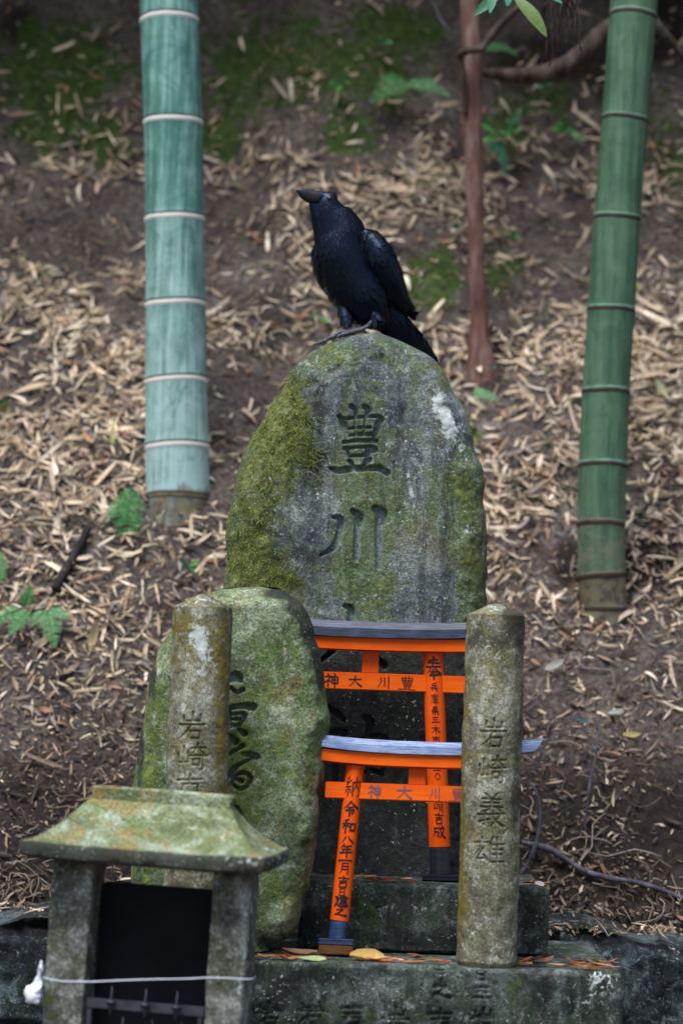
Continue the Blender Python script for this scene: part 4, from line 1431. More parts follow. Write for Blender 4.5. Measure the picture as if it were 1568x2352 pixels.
# crumpled plastic tied to the end of the wire
mb = MB()
bp = [(98, 2208), (95, 2225), (90, 2243), (83, 2262), (76, 2285), (74, 2304)]
pts = [np.array(P(x, y, wy + 0.02)) for x, y in bp]
n0 = mb.n
mb.tube(pts, [0.001, 0.0050, 0.003, 0.011, 0.0165, 0.015], 22, 40, rad2=[0.001, 0.003, 0.003, 0.006, 0.008, 0.007])
v = mb.v[-1]
v += 0.0046 * np.stack([fbm(v, 70, 3, 5), fbm(v + 4, 70, 3, 6), fbm(v + 8, 70, 3, 7)], 1)
tag(mb.build('plastic_bag', [M_bag], None, pts[2]), 'crumpled white plastic tied to the left end of the wire', 'plastic bag')


# ------------------------------------------------------------------ bamboo
def culm_mat(name, c_dk, c_md, bloom):
    N = NT(name)
    s = N.noise(1.0, 6, 0.65, 0.1, N.scl(N.v, (55, 55, 3.0)))
    n = N.noise(11, 7, 0.74, 0.6)
    col = N.mix(N.step(N.math('ADD', N.math('MULTIPLY', s, 0.6), N.math('MULTIPLY', n, 0.4)), 0.40, 0.60), c_dk, c_md)
    bf = N.math('ADD', N.attr('bloom'), N.math('MULTIPLY', N.math('SUBTRACT', N.math('ADD', N.math('MULTIPLY', s, .55), N.math('MULTIPLY', n, .45)), 0.5), 2.2))
    col = N.mix(N.math('MULTIPLY', N.step(bf, 0.1, 0.95), 0.9), col, bloom)
    n2 = N.noise(30, 5, 0.74, 0.6, N.scl(N.v, (1, 1, 0.4)))
    col = N.mix(N.math('MULTIPLY', N.step(n2, 0.57, 0.66), 0.6), col, c_dk)
    n7 = N.noise(120, 4, 0.7, 0.2)
    col = N.mix(N.math('MULTIPLY', N.step(n7, 0.62, 0.70), 0.35), col, bloom)
    ef = N.step(N.math('ADD', N.attr('earth'), N.math('MULTIPLY', N.math('SUBTRACT', n, 0.5), 1.0)), 0.3, 0.7)
    col = N.mix(ef, col, N.ramp(N.noise(30, 5, 0.7), [(0.35, sr(58, 52, 44)), (0.55, sr(120, 112, 92)), (0.7, sr(112, 116, 62))]))
    N.bump(s, 0.12, 0.003)
    return N.done(col, 0.5, 0.35)


M_bam_l = culm_mat('bamboo_blue_green', sr(66, 112, 100), sr(102, 152, 142), sr(172, 202, 200))
M_bam_r = culm_mat('bamboo_green', sr(54, 86, 64), sr(84, 117, 90), sr(128, 150, 134))
M_node_w = simple('waxy_node', sr(222, 222, 212), 0.7, 0.2, var=0.15, scale=40)
M_node_d = simple('dark_node', sr(58, 44, 42), 0.8, 0.2, var=0.4, scale=40)
M_node_b = simple('earthy_node', sr(104, 98, 82), 0.8, 0.2, var=0.4, scale=40)
M_node_g = simple('green_node', sr(108, 138, 120), 0.7, 0.2, var=0.4, scale=40)


def bamboo(label, nodes, base_px, Y, mat, ring_m, up_m, white_below, bloom_fn, earth_fn):
    """nodes: (centre px, py, width px) top to bottom"""
    sc = (5.55 + Y) / 5.55 / 1000
    b = P(*base_px, Y)
    root = empty('bamboo', b, label, 'bamboo', 'thick bamboo culms')
    pts = [np.array(P(x, y, Y)) for x, y, _ in nodes]
    rad = [wd * sc / 2 for _, _, wd in nodes]
    # grow on above the frame
    d = pts[0] - pts[2]
    dn = d / np.linalg.norm(d)
    gap = np.linalg.norm(pts[0] - pts[1])
    ext, er = [], []
    p = pts[0].copy()
    for i in range(12):
        gap *= 1.03
        p = p + dn * gap
        ext.append(p.copy())
        er.append(rad[0] * (0.985 ** (i + 1)))
    P_all = ext[::-1] + pts + [np.array(b) - [0, 0, 0.12]]
    R_all = er[::-1] + rad + [rad[-1] * 1.02]
    C, Rd, BL, EA = [], [], [], []
    for i in range(len(P_all) - 1):
        a, c = P_all[i], P_all[i + 1]
        for t in np.linspace(0, 1, 16, endpoint=False):
            C.append(a + (c - a) * t)
            prof = 1.0 + 0.020 * math.exp(-(t / 0.05) ** 2) + 0.014 * math.exp(-((1 - t) / 0.06) ** 2) - 0.006 * math.sin(math.pi * t)
            Rd.append((R_all[i] + (R_all[i + 1] - R_all[i]) * t) * prof)
            BL.append(bloom_fn(i - 12, t))
            EA.append(earth_fn(i - 12, t))
    n = 48
    mb = MB()
    mb.tube(np.array(C) - np.array(b), Rd, n, cap=False)
    v = mb.v[-1]
    th = np.arctan2(v[:, 1], v[:, 0])
    mb.build('culm', [mat], root, attrs={'bloom': np.repeat(BL, n), 'earth': np.repeat(EA, n)})
    for i in range(0, len(P_all) - 1):
        c = P_all[i] - np.array(b)
        ax = (P_all[i] - P_all[i + 1])
        ax = ax / np.linalg.norm(ax)
        rr = R_all[i] * 1.018
        wob = [random.uniform(-1, 1) * 0.001 for _ in range(4)]
        mb = MB()
        # thin dark scar with a ridge; pale waxy band on one side
        k = 1 if white_below else -1
        dh = 1.0 if white_below else 1.7
        prof = [(-.0030 * dh, 0.99), (-.0022 * dh, 1.004), (0.0, 1.011), (.0022 * dh, 1.004), (.0030 * dh, 0.99)]
        mb.tube([c + ax * h for h, _ in prof], [rr * f for _, f in prof], n, cap=False)
        hb_ = 1.0 if white_below else 0.8
        prof = [(-.0029 * dh, 1.000), (-.0052 * hb_, 1.010), (-.0120 * hb_, 1.006), (-.0165 * hb_, 0.985)]
        mb.tube([c + ax * h * k for h, _ in prof], [rr * f for _, f in prof], n, m=1, cap=False)
        for vv in mb.v:
            vv += ax[None] * (0.0016 * np.sin(np.arctan2(vv[:, 1] - c[1], vv[:, 0] - c[0]) * 2 + i) + 0.0010 * fbm(vv + i, 30, 2, i))[:, None]
        low = i > 11 and earth_fn(i - 12, 0.1) > 0.3
        mb.build('node_ring', [ring_m, M_node_b if low else up_m], root)
    rr_ = random.Random(int(base_px[0]))
    mb = MB()
    for i in range(34):
        a_ = rr_.uniform(0, 2 * math.pi)
        u = np.array([math.cos(a_), math.sin(a_), 0.0])
        q0 = u * rad[-1] * 0.96 + [0, 0, rr_.uniform(-.05, .035) - 0.9 * u[1] * -rad[-1]]
        L_ = rr_.uniform(.02, .05)
        mb.tube([q0, q0 + u * L_ * .5 - [0, 0, L_ * .35], q0 + u * L_ * .75 - [0, 0, L_ * 1.2]], [.006, .0045, .0025], 6, 8)
    mb.build('root_stubs', [M_node_d], root)
    return root


bamboo('thick pale blue-green bamboo culm with white-banded joints, left of the crow',
       [(389, 42, 136), (398, 277, 137), (401.5, 499, 138), (403.5, 695, 141), (404.5, 870, 144), (407, 1020, 147), (409, 1136, 148)], (411, 1186), GP(411, 1160).y + 0.035, M_bam_l, M_node_d, M_node_w, True,
       lambda i, t: 0.20 if i < 2 else [0.40, 0.44, 0.56, 0.74, 0.70, 0.4, 0][min(i - 2, 6)] + 0.1 * t, lambda i, t: 0.0 if i < 5 else (0.62 if i >= 6 else 0.42 * t ** 5 + 0.12))
bamboo('dark green bamboo culm leaning right with dark joints, at the right edge',
       [(1452, 40, 110), (1433.5, 279, 108), (1416, 506, 108), (1402, 716, 110), (1390, 903, 110), (1383, 1071, 112), (1379, 1206, 110), (1380, 1326, 112), (1388, 1402, 100)], (1391, 1438), GP(1391, 1428).y + 0.03, M_bam_r, M_node_d, M_node_g, False,
       lambda i, t: -0.12 + (0.12 if i > 4 else 0), lambda i, t: 0.0 if i < 5 else (0.2 if i == 5 else (0.45 if i == 6 else 0.7)))


# ------------------------------------------------------------------ reddish tree and vines
def bark(name, c0, c1, c2, sc=(30, 30, 5)):
    N = NT(name)
    a = N.noise(1.0, 6, 0.7, 0.3, N.scl(N.v, sc))
    N.bump(a, 0.6, 0.006)
    return N.done(N.ramp(a, [(0.3, c0), (0.5, c1), (0.7, c2)]), 0.85, 0.2)


M_red = bark('red_bark', sr(66, 50, 46), sr(106, 76, 68), sr(136, 120, 112), (26, 26, 6))
M_vine = bark('vine_bark', sr(36, 30, 28), sr(66, 56, 50), sr(100, 90, 82))
M_grey = bark('grey_bark', sr(46, 46, 52), sr(78, 78, 86), sr(120, 120, 130))
M_charred = bark('charred_bark', sr(22, 20, 22), sr(38, 34, 36), sr(58, 54, 56))

tb = GP(1102, 838)
TY = tb.y


def ptsY(lst, Y, rel=None):
    return [np.array(P(x, y, Y)) - (np.array(rel) if rel is not None else 0) for x, y in lst]


troot = empty('slender_tree', tb, 'slender tree with reddish bark standing on the slope behind the crow', 'tree')
mb = MB()
s = (5.55 + TY) / 5.55 / 1000
mb.tube(ptsY([(1060, -1500), (1066, -700), (1074, -150), (1078, 0), (1082, 130), (1082, 250), (1090, 450), (1095, 600), (1098, 720), (1101, 800), (1106, 880), (1110, 980)], TY, tb),
        [22 * s, 22 * s, 22 * s, 23 * s, 24 * s, 25 * s, 21 * s, 19 * s, 21 * s, 28 * s, 44 * s, 64 * s], 20, 90)
v = mb.v[-1]
v += 0.004 * np.stack([fbm(v, 14, 3, 5), fbm(v + 3, 14, 3, 6), 0 * v[:, 0]], 1)
mb.build('trunk', [M_red], troot)
mb = MB()
mb.tube(ptsY([(1076, 40), (1110, -60), (1190, -220), (1300, -420)], TY, tb), [0.016, 0.012, 0.009, 0.005], 10, 24)
mb.tube(ptsY([(1070, -400), (1020, -560), (930, -760)], TY, tb), [0.015, 0.011, 0.005], 10, 24)
mb.build('limb', [M_red], troot)


mb = MB()  # unseen leaf mass added above the frame to shade the bank
r = np.random.default_rng(140)
CR1 = [sr(52, 92, 48)[:3], sr(70, 112, 56)[:3], sr(40, 76, 44)[:3], sr(88, 124, 64)[:3]]
for (cx_, cy_, cz_, rx_, ry_, rz_, n_) in [(-1.4, 2.25, 3.75, 1.3, 1.0, .6, 5200), (0.2, 2.2, 4.0, 1.2, 1.0, .6, 4200), (1.3, 2.1, 3.65, 1.0, 1.0, .55, 5200), (2.1, 1.5, 3.1, .9, .9, .7, 4600), (-2.3, 1.5, 3.1, .9, .9, .8, 4200)]:
    d = r.normal(0, 1, (n_, 3))
    d /= np.linalg.norm(d, axis=1)[:, None]
    p = np.array([cx_, cy_, cz_]) + d * (r.random((n_, 1)) ** 0.45) * [rx_, ry_, rz_]
    p = p[fbm(p, 2.2, 2, 44) > -0.45]
    m_ = len(p)
    V_ = leaf_shapes(m_, r.uniform(.07, .12, m_), r.uniform(.030, .045, m_), r.normal(.1, .2, m_), r.normal(0, .6, m_), r.normal(0, .4, m_), 3)
    a_ = r.normal(0, 1, (m_, 3))
    a_[:, 2] -= .5
    a_ /= np.linalg.norm(a_, axis=1)[:, None]
    b_ = np.cross(a_, r.normal(0, .5, (m_, 3)) + [0, 0, 1])
    b_ /= np.linalg.norm(b_, axis=1)[:, None]
    c_ = np.cross(a_, b_)
    W_ = p[:, None] + V_[..., :1] * a_[:, None] + V_[..., 1:2] * b_[:, None] + V_[..., 2:] * c_[:, None]
    mb.add(W_.reshape(-1, 3) - np.array(tb), (np.arange(m_)[:, None, None] * 9 + grid_faces(3, 3)[None]).reshape(-1, 4), None, 0, np.repeat(np.array(CR1)[r.integers(0, 4, m_)], 9, 0))
mb.build('shade_crown', [M_green], troot)


def woody(name, path, Y, rads, mat, label, cat, dy=None, group=None):
    pts = ptsY(path, Y)
    if dy:
        pts = [p + [0, q, 0] for p, q in zip(pts, dy)]
    mb = MB()
    mb.tube(pts, rads, 12, 14 * len(path))
    v = mb.v[-1]
    v += 0.003 * np.stack([fbm(v, 25, 3, 15), fbm(v + 3, 25, 3, 16), fbm(v + 7, 25, 3, 17)], 1)
    return tag(mb.build(name, [mat], None, pts[0]), label, cat, group)


woody('woody_vine', [(1195, 10), (1165, 40), (1135, 75), (1112, 100), (1100, 122), (1070, 124), (1054, 132), (1062, 180), (1070, 260)], TY - 0.05, [.010, .013, .013, .012, .012, .012, .012, .010, .007], M_vine, 'dark woody vine wound round the upper trunk of the reddish tree', 'vine', [0, 0, 0, 0, -.03, -.04, 0, 0.0, 0.02])
woody('exposed_root', [(1095, 165), (1160, 172), (1240, 172), (1310, 145), (1360, 100), (1400, 62), (1440, 40)], TY + 0.12, [.010, .022, .028, .032, .032, .028, .022], M_vine, 'thick bent bare root sagging across the bank beside the green bamboo', 'root')
woody('bare_branch', [(1480, 20), (1512, 60), (1540, 95), (1570, 130), (1620, 190)], TY - 0.2, [.014, .014, .015, .013, .010], M_vine, 'bare grey branch crossing the top right corner behind the bamboo', 'branch')
woody('dead_twig', [(985, -10), (1000, 20), (1015, 50), (1034, 78)], TY + 0.1, [.003, .004, .004, .003], M_grey, 'thin pale dead twig hanging at the top left of the reddish tree', 'twig')
# sticks lying on the slope
g = [GP(205, 1222), GP(180, 1275), GP(150, 1325), GP(128, 1366)]
mb = MB()
mb.tube([np.array(q) + [0, -0.02, 0.012] for q in g], [.010, .012, .013, .011], 10, 30)
tag(mb.build('charred_stick', [M_charred], None, np.array(g[0])), 'short black rotten stick lying below the left fern', 'stick')
g = [GP(1195, 1945), GP(1262, 1972), GP(1330, 1998), GP(1400, 2028), GP(1480, 2050), GP(1580, 2066), GP(1640, 2075)]
mb = MB()
mb.tube([np.array(q) + [0, -0.03, 0.012 + 0.012 * math.sin(i * 2.1)] for i, q in enumerate(g)], [.008, .0085, .007, .0075, .006, .0065, .005], 10, 90)
v = mb.v[-1]
v += 0.004 * np.stack([fbm(v, 20, 4, 15), fbm(v + 3, 20, 4, 16), fbm(v + 7, 20, 4, 17)], 1)
tag(mb.build('fallen_branch', [M_grey], None, np.array(g[0])), 'long grey fallen branch lying on dark litter right of the right stone post', 'branch')
woody('curved_twig', [(1214, 1792), (1232, 1830), (1238, 1880), (1232, 1930), (1215, 1975), (1196, 2010)], 0.42, [.0035, .005, .0055, .0055, .005, .004], M_grey, 'thin curved twig arching beside the right stone post', 'twig')
woody('thin_stalk', [(1378, 1640), (1372, 1700), (1362, 1760), (1350, 1830), (1342, 1900)], 0.50, [.002, .003, .003, .003, .002], M_grey, 'thin upright dry stalk rising from the litter at the right', 'stalk')


# ------------------------------------------------------------------ leaves and ferns
def blade(mb, base, tip, width, nrm, col, bend=0.1, fold=0.25, n=7, prof=None, m=0):
    """a single leaf blade as a folded strip"""
    base, tip, nrm = np.array(base, float), np.array(tip, float), np.array(nrm, float)
    ax = tip - base
    L = np.linalg.norm(ax)
    ax /= L
    nrm = nrm - ax * (nrm @ ax)
    nrm /= np.linalg.norm(nrm) + 1e-9
    sd_ = np.cross(nrm, ax)
    t = np.linspace(0, 1, n)
    wp = prof if prof is not None else np.sin(np.pi * np.clip(t * 0.96 + 0.02, 0, 1)) ** 0.8
    c = base + ax * (L * t)[:, None] + nrm * (bend * L * np.sin(np.pi * t))[:, None]
    v = []
    for k in range(n):
        h = width / 2 * wp[k]
        v += [c[k] - sd_ * h + nrm * h * fold, c[k], c[k] + sd_ * h + nrm * h * fold]
    mb.add(v, grid_faces(n, 3), None, m, col)


FERN = [sr(58, 128, 70)[:3], sr(86, 154, 78)[:3], sr(50, 112, 70)[:3]]


def frond(base, tip, width, sag, nrm, seed):
    r = np.random.default_rng(seed)
    mb = MB()
    base, tip, nrm = np.array(base, float), np.array(tip, float), np.array(nrm, float)
    ax = tip - base
    L = np.linalg.norm(ax)
    axn = ax / L
    nrm = nrm - axn * (nrm @ axn)
    nrm /= np.linalg.norm(nrm)
    sd_ = np.cross(nrm, axn)
    n = 15
    t = np.linspace(0, 1, n + 1)
    c = base + ax * t[:, None] + nrm * (sag * L * (np.sin(np.pi * t)))[:, None]
    mb.tube(c, np.linspace(0.0016, 0.0004, n + 1), 5)
    mb.c.append(np.broadcast_to(np.array(FERN[0]) * 0.7, (mb.n, 3)))
    for i in range(1, n):
        f = t[i]
        w_ = width / 2 * (math.sin(math.pi * (0.12 + 0.86 * f)) ** 0.8) * (1.15 - 0.6 * f) * r.uniform(.85, 1.1)
        for s in (-1, 1):
            d = sd_ * s + axn * 0.35 + nrm * r.normal(0, .12)
            d /= np.linalg.norm(d)
            m_ = max(3, int(6 * w_ / (width / 2)) + 1)
            pt = c[i] + d * w_
            pd = np.cross(nrm, d)
            for j in range(m_):
                u = (j + 0.4) / m_
                q = c[i] + d * w_ * u
                ll = L / n * 0.80 * (1 - 0.55 * u)
                for s2 in (-1, 1):
                    e = pd * s2 + d * 0.55
                    e /= np.linalg.norm(e)
                    blade(mb, q, q + e * ll, ll * 0.55, nrm + r.normal(0, .15, 3), np.array(FERN[r.integers(0, 3)]) * r.uniform(.75, 1.25), 0.0, 0.1, 4, np.array([.6, 1, .8, .15]))
            blade(mb, c[i], pt, 0.003, nrm, FERN[1], 0, 0, 3, np.array([1, .8, .2]))
    return mb


def fern(label, root_px, fronds, dy=-0.06):
    b = GP(*root_px)
    root = empty('fern', b, label, 'fern', 'ferns growing on the slope')
    for k, (bx, by, tx, ty, wd, sag, oy) in enumerate(fronds):
        A = np.array(P(bx, by, b.y + dy)) - np.array(b)
        B = np.array(P(tx, ty, b.y + dy + oy)) - np.array(b)
        frond(A, B, wd, sag, (0.1, -1, 0.5), 300 + k + int(bx)).build('frond', [M_green], root)
    return root


fern('single bright green fern hanging below the left bamboo', (300, 1130), [(302, 1118, 286, 1285, .105, .10, -.05), (298, 1150, 232, 1200, .05, .1, -.03)])
fern('low spreading fern at the left edge under the black stick', (60, 1395), [(50, 1400, -30, 1440, .06, .15, -.03), (58, 1392, 70, 1345, .05, .1, 0), (64, 1402, 20, 1462, .06, .15, -.05)])
fern('small drooping fern above the pale fallen leaf at the left', (118, 1395), [(108, 1402, 126, 1490, .07, .12, -.05), (112, 1400, 162, 1422, .05, .12, -.02), (104, 1402, 70, 1440, .045, .1, -.03)])
fern('fern frond cut by the left edge, above the low spreading fern', (-12, 1262), [(-14, 1262, 8, 1352, .06, .1, -.04), (-20, 1275, 10, 1290, .05, .1, -.02)])
fern('broad pale fern arching on the bank above and right of the crow', (945, 200), [(935, 188, 850, 238, .10, .2, -.05), (935, 190, 1035, 225, .075, .15, -.05), (930, 192, 870, 180, .07, .15, -.03)], -0.10)
fern('small fern beside the red trunk below the vine', (1120, 118), [(1112, 112, 1190, 128, .05, .18, -.05), (1110, 114, 1140, 100, .04, .1, 0)])
fern('little light green fern just right of the tall stele', (1110, 910), [(1085, 905, 1146, 920, .045, .14, -.03), (1086, 906, 1112, 895, .03, .1, 0)])


def sprout(label, root_px, leaves, cols, wd=0.014, dy=-0.05):
    b = GP(*root_px)
    root = empty('seedling', b, label, 'seedling', 'small green seedlings on the slope')
    A = np.array(b)
    mb = MB()
    top = np.mean([[x, y] for x, y in leaves], 0)
    c = np.array(P(top[0], top[1], b.y + dy)) - A
    mb.tube([np.zeros(3), c * 0.5 + [0.004, 0, 0], c], [.0016, .0014, .001], 5, 10)
    mb.c.append(np.broadcast_to(np.array(FERN[0]) * .6, (mb.n, 3)))
    mb.build('stem', [M_green], root)
    mb = MB()
    r = np.random.default_rng(int(root_px[0]))
    for x, y in leaves:
        tip = np.array(P(x, y, b.y + dy - 0.02)) - A
        tip = c + (tip - c) * 1.3 + r.normal(0, .003, 3)
        for s in range(1):
            blade(mb, c + (tip - c) * 0.1, tip, wd * r.uniform(.8, 1.2), (r.normal(0, .4), -1, .5), np.array(cols[r.integers(0, len(cols))]) * r.uniform(.8, 1.2), 0.08)
    mb.build('foliage', [M_green], root)
    return root


GRN = [sr(52, 122, 70)[:3], sr(78, 142, 66)[:3], sr(40, 104, 74)[:3]]
sprout('tiny seedling with four leaves below the left bamboo', (432, 1335), [(414, 1288), (452, 1298), (446, 1312), (420, 1300)], GRN)
sprout('green seedling at the right side of the red trunk', (1165, 385), [(1115, 325), (1140, 315), (1175, 300), (1185, 270), (1130, 350), (1160, 385), (1105, 290), (1190, 300)], GRN, 0.03)
sprout('leafy seedling further up the bank beside the root', (1240, 200), [(1225, 185), (1255, 175), (1240, 205), (1262, 195)], GRN, 0.02)
sprout('light green seedling in front of the green bamboo', (1330, 300), [(1282, 285), (1300, 275), (1330, 318), (1270, 300), (1310, 300)], GRN, 0.024)
sprout('pale round-leaved seedling midway up the red trunk', (1178, 560), [(1165, 540), (1188, 545), (1176, 552), (1170, 535)], GRN, 0.03)
sprout('yellow-green seedling left of the red trunk', (1052, 540), [(1040, 510), (1056, 505), (1048, 525)], GRN, 0.022)
sprout('two-leaved seedling at the top left of the broad fern', (795, 210), [(760, 195), (790, 180), (775, 205), (800, 190)], GRN, 0.03)
sprout('tiny seedling near the upper middle of the bank', (880, 120), [(866, 88), (896, 100), (872, 105)], GRN, 0.024)
sprout('leaf pair hidden behind the tall stele shoulder', (1098, 1010), [(1085, 985), (1104, 1000), (1092, 1012)], [sr(96, 120, 50)[:3]], 0.02)
sprout('green leaf on the slope beside the crow foot', (770, 765), [(725, 725), (748, 738)], GRN, 0.022)
sprout('bluish seedling on the dark soil under the trunk', (1130, 880), [(1120, 850), (1136, 845)], [sr(60, 120, 96)[:3]], 0.02)

# overhanging sprig at the top, closer to the camera
SY = 0.25
sroot = empty('leafy_sprig', P(1160, -60, SY), 'leafy evergreen sprig with long spotted leaves hanging in at the top edge', 'branch')
A = np.array(sroot.location)
mb = MB()
mb.tube([np.array(P(x, y, SY)) - A for x, y in [(1400, -420), (1300, -230), (1220, -110), (1170, -50), (1140, -20)]], [.008, .006, .004, .003, .002], 8, 24)
mb.build('twig', [M_vine], sroot)
GL = [sr(70, 140, 112)[:3], sr(58, 120, 84)[:3], sr(84, 150, 120)[:3], sr(104, 132, 70)[:3]]
for (bx, by, tx, ty, wd, c) in [(1178, -10, 1254, 84, .038, 3), (1150, -15, 1088, 36, .026, 1), (1130, -20, 1124, 30, .022, 2), (1165, -30, 1164, 14, .024, 0), (1200, -40, 1290, 8, .026, 0), (1120, -50, 1060, -30, .03, 1), (1210, -70, 1262, -100, .03, 2)]:
    mb = MB()
    blade(mb, np.array(P(bx, by, SY)) - A, np.array(P(tx, ty, SY - 0.03)) - A, wd, (0.2, -1, .4), GL[c], 0.06, 0.2, 11)
    mb.build('leaf', [M_green], sroot)
# drooping dry cedar twig
droot = empty('dry_cedar_twig', P(1285, -40, SY + 0.02), 'brown dead cedar twig drooping at the top edge', 'branch')
A = np.array(droot.location)
mb = MB()
r = np.random.default_rng(12)
for (bx, tx, ty) in [(1262, 1236, 110), (1270, 1250, 140), (1278, 1262, 150), (1290, 1280, 118), (1300, 1300, 95), (1310, 1322, 90), (1322, 1334, 118), (1296, 1315, 60), (1262, 1234, 60)]:
    pts = [np.array(P(bx + (tx - bx) * f + r.normal(0, 2), -40 + (ty + 40) * f, SY + 0.02 + r.normal(0, .006))) - A for f in np.linspace(0, 1, 8)]
    mb.tube(pts, np.linspace(.0022, .0012, 8), 5, 20)
    c = catmull(pts, 60)
    for q in c[4:]:
        for s in range(3):
            d = np.array([r.normal(0, .7), r.normal(0, .5), -0.9])
            d /= np.linalg.norm(d)
            mb.tube([q, q + d * r.uniform(.004, .010)], [.0007, .0002], 3, cap=False)
mb.build('sprays', [simple('dry_cedar', sr(74, 62, 62), 0.9, 0.1, var=0.5)], droot)


# ------------------------------------------------------------------ leaves lying on the stones
def lying_leaf(px, py, Y, z, L, wd, ang, col, label, group=None, bend=0.5, curl=0.4, tilt=0.1, cat='leaf'):
    q = P(px, py, Y)
    V = leaf_shapes(1, np.array([L]), np.array([wd]), np.array([curl]), np.array([bend]), np.array([0.5]), 5)[0]
    # finer outline
    M = Matrix.Rotation(R(ang), 3, 'Z') @ Matrix.Rotation(tilt, 3, 'X')
    V = V @ np.array(M).T
    V[:, 2] -= V[:, 2].min()
    o = mesh_np('fallen_leaf', V, grid_faces(5, 3), M_leaf, colors=np.broadcast_to(np.array(sr(*col)[:3]), V.shape))
    o.location = (q.x, Y, z)
    return tag(o, label, cat, group)


T1 = TOP1 + 0.002
T2 = TOP2 + 0.002
lying_leaf(842, 2178, -0.44, T1, .075, .042, 10, (186, 152, 84), 'broad yellow fallen leaf just right of the front gate foot', bend=1.0, curl=0.9, tilt=.5)
lying_leaf(880, 2190, -0.455, T1, .07, .020, -8, (168, 96, 42), 'orange-brown curled leaf right of the yellow leaf on the lower block', bend=.8)
lying_leaf(718, 2200, -0.485, T1 + 0.001, .056, .026, 2, (156, 170, 116), 'pale green leaf lying over the edge of the lower block', tilt=.35)
lying_leaf(690, 2160, -0.37, T1, .085, .026, -25, (126, 98, 82), 'large brown leaf left of the front gate foot', bend=.9, curl=.7, tilt=.3)
lying_leaf(668, 2190, -0.46, T1, .06, .014, 12, (172, 120, 74), 'narrow tan leaf on the lower block beside the shelter')
lying_leaf(1000, 2192, -0.46, T1, .045, .016, 160, (196, 170, 140), 'small pale leaf at the left foot of the right stone post', tilt=.4)
lying_leaf(858, 2006, -0.215, T2, .06, .016, 5, (178, 138, 104), 'tan leaf on the upper block between the two gate legs', bend=.9)
lying_leaf(1238, 2018, -0.20, T2, .028, .018, 40, (206, 196, 182), 'small pale leaf on the right end of the upper block', tilt=.7)
protos = []
r = np.random.default_rng(77)
k = 0
for (x0, x1, Ya, Yb, n, z) in [(1190, 1425, -0.48, -0.30, 34, T1), (600, 760, -0.48, -0.36, 12, T1), (830, 1040, -0.48, -0.33, 12, T1), (730, 970, -0.225, -0.13, 12, T2), (1195, 1250, -0.23, -0.1, 5, T2)]:
    for i in range(n):
        Y = r.uniform(Ya, Yb)
        x = P(r.uniform(x0, x1), 2200 if z == T1 else 2010, Y).x
        lab = {0: 'dry brown leaf in the row along the right end of the lower block'}.get(0) if x0 == 1190 else ('small brown leaf on the lower block around the front gate foot' if z == T1 else 'small brown leaf on the upper block at the foot of the stele')
        grp = 'brown leaves on the right end of the lower block' if x0 == 1190 else ('brown leaves around the front gate foot' if z == T1 else 'brown leaves at the foot of the stele')
        if k < 6:
            c = [(150, 96, 66), (110, 70, 50), (184, 140, 104), (86, 60, 48), (166, 108, 66), (200, 168, 140)][k]
            o = lying_leaf(900, 2200, Y, z, [.05, .042, .04, .045, .055, .034][k], [.012, .016, .010, .015, .012, .010][k], 0, c, lab, grp, bend=r.normal(0, .35), curl=r.normal(.1, .25), tilt=r.normal(0, .12))
            protos.append(o)
        else:
            o = protos[k % 6].copy()
            COL.objects.link(o)
            tag(o, lab, 'leaf', grp)
        o.location = (x, Y, z + 0.004 * r.random())
        o.rotation_euler = (r.normal(0, .12), r.normal(0, .12), r.normal(0.1, .5) + (math.pi if r.random() < .5 else 0))
        k += 1
# notable leaves on the slope
for (px, py, L, wd, col, lab) in [(215, 1478, .085, .030, (206, 186, 140), 'long pale cream leaf standing on the slope left of the stubby post'), (1515, 912, .07, .02, (176, 186, 140), 'pale green leaf on the slope right of the green bamboo'), (1270, 1545, .06, .024, (150, 150, 142), 'pale grey scrap of leaf right of the right post top'), (1445, 1705, .048, .018, (160, 150, 90), 'yellowish leaf on dark litter at the right'), (1410, 1652, .042, .015, (140, 156, 146), 'pale blue-green leaf above the yellowish leaf at the right'), (1330, 1672, .042, .014, (66, 98, 98), 'teal leaf on dark litter right of the right post')]:
    q = GP(px, py)
    o = lying_leaf(px, py, q.y, 0, L, wd, 0, col, lab, bend=.6, curl=.3)
    o.location = q + Vector((0, -0.03, 0.02))
    o.rotation_euler = (R(62), R(random.uniform(40, 110) if py < 1500 else random.uniform(-40, 30)), R(random.uniform(-20, 20)))


# ------------------------------------------------------------------ crow
CY = 0.085


def K(cx, cy, dy=0.0):
    return np.array(P(627.2 + 0.28 * cx, 388.9 + 0.28 * cy, CY + dy / 1000.0))


foot = P(627.2 + .28 * 600, 388.9 + .28 * 1360, CY)
U = 0.28 / 1000 * (5.55 + CY) / 5.55     # metres per enlarged pixel
craw = MB()


def loft(secs, n=28, seg=40, m=0):
    pts = [K(a, b, d) for a, b, d, _, _ in secs]
    craw.tube(pts, [s[3] * U for s in secs], n, seg, m, rad2=[s[4] * U for s in secs])


# trunk: crown of head, neck, breast, belly, vent   (x, y, depth mm, half width, half depth)
loft([(505, 195, -6, 20, 20), (476, 232, -6, 82, 70), (460, 285, -5, 118, 90), (466, 350, -2, 148, 110), (504, 430, 3, 180, 140), (546, 530, 8, 214, 176), (562, 650, 10, 226, 196), (604, 770, 14, 246, 204), (656, 900, 18, 252, 206),
      (730, 1030, 22, 240, 208), (800, 1140, 32, 190, 170), (880, 1215, 44, 130, 120), (950, 1260, 52, 60, 60)])
# forehead to bill base
loft([(470, 245, -7, 60, 56), (420, 238, -10, 54, 50), (380, 236, -13, 44, 40)], seg=14)
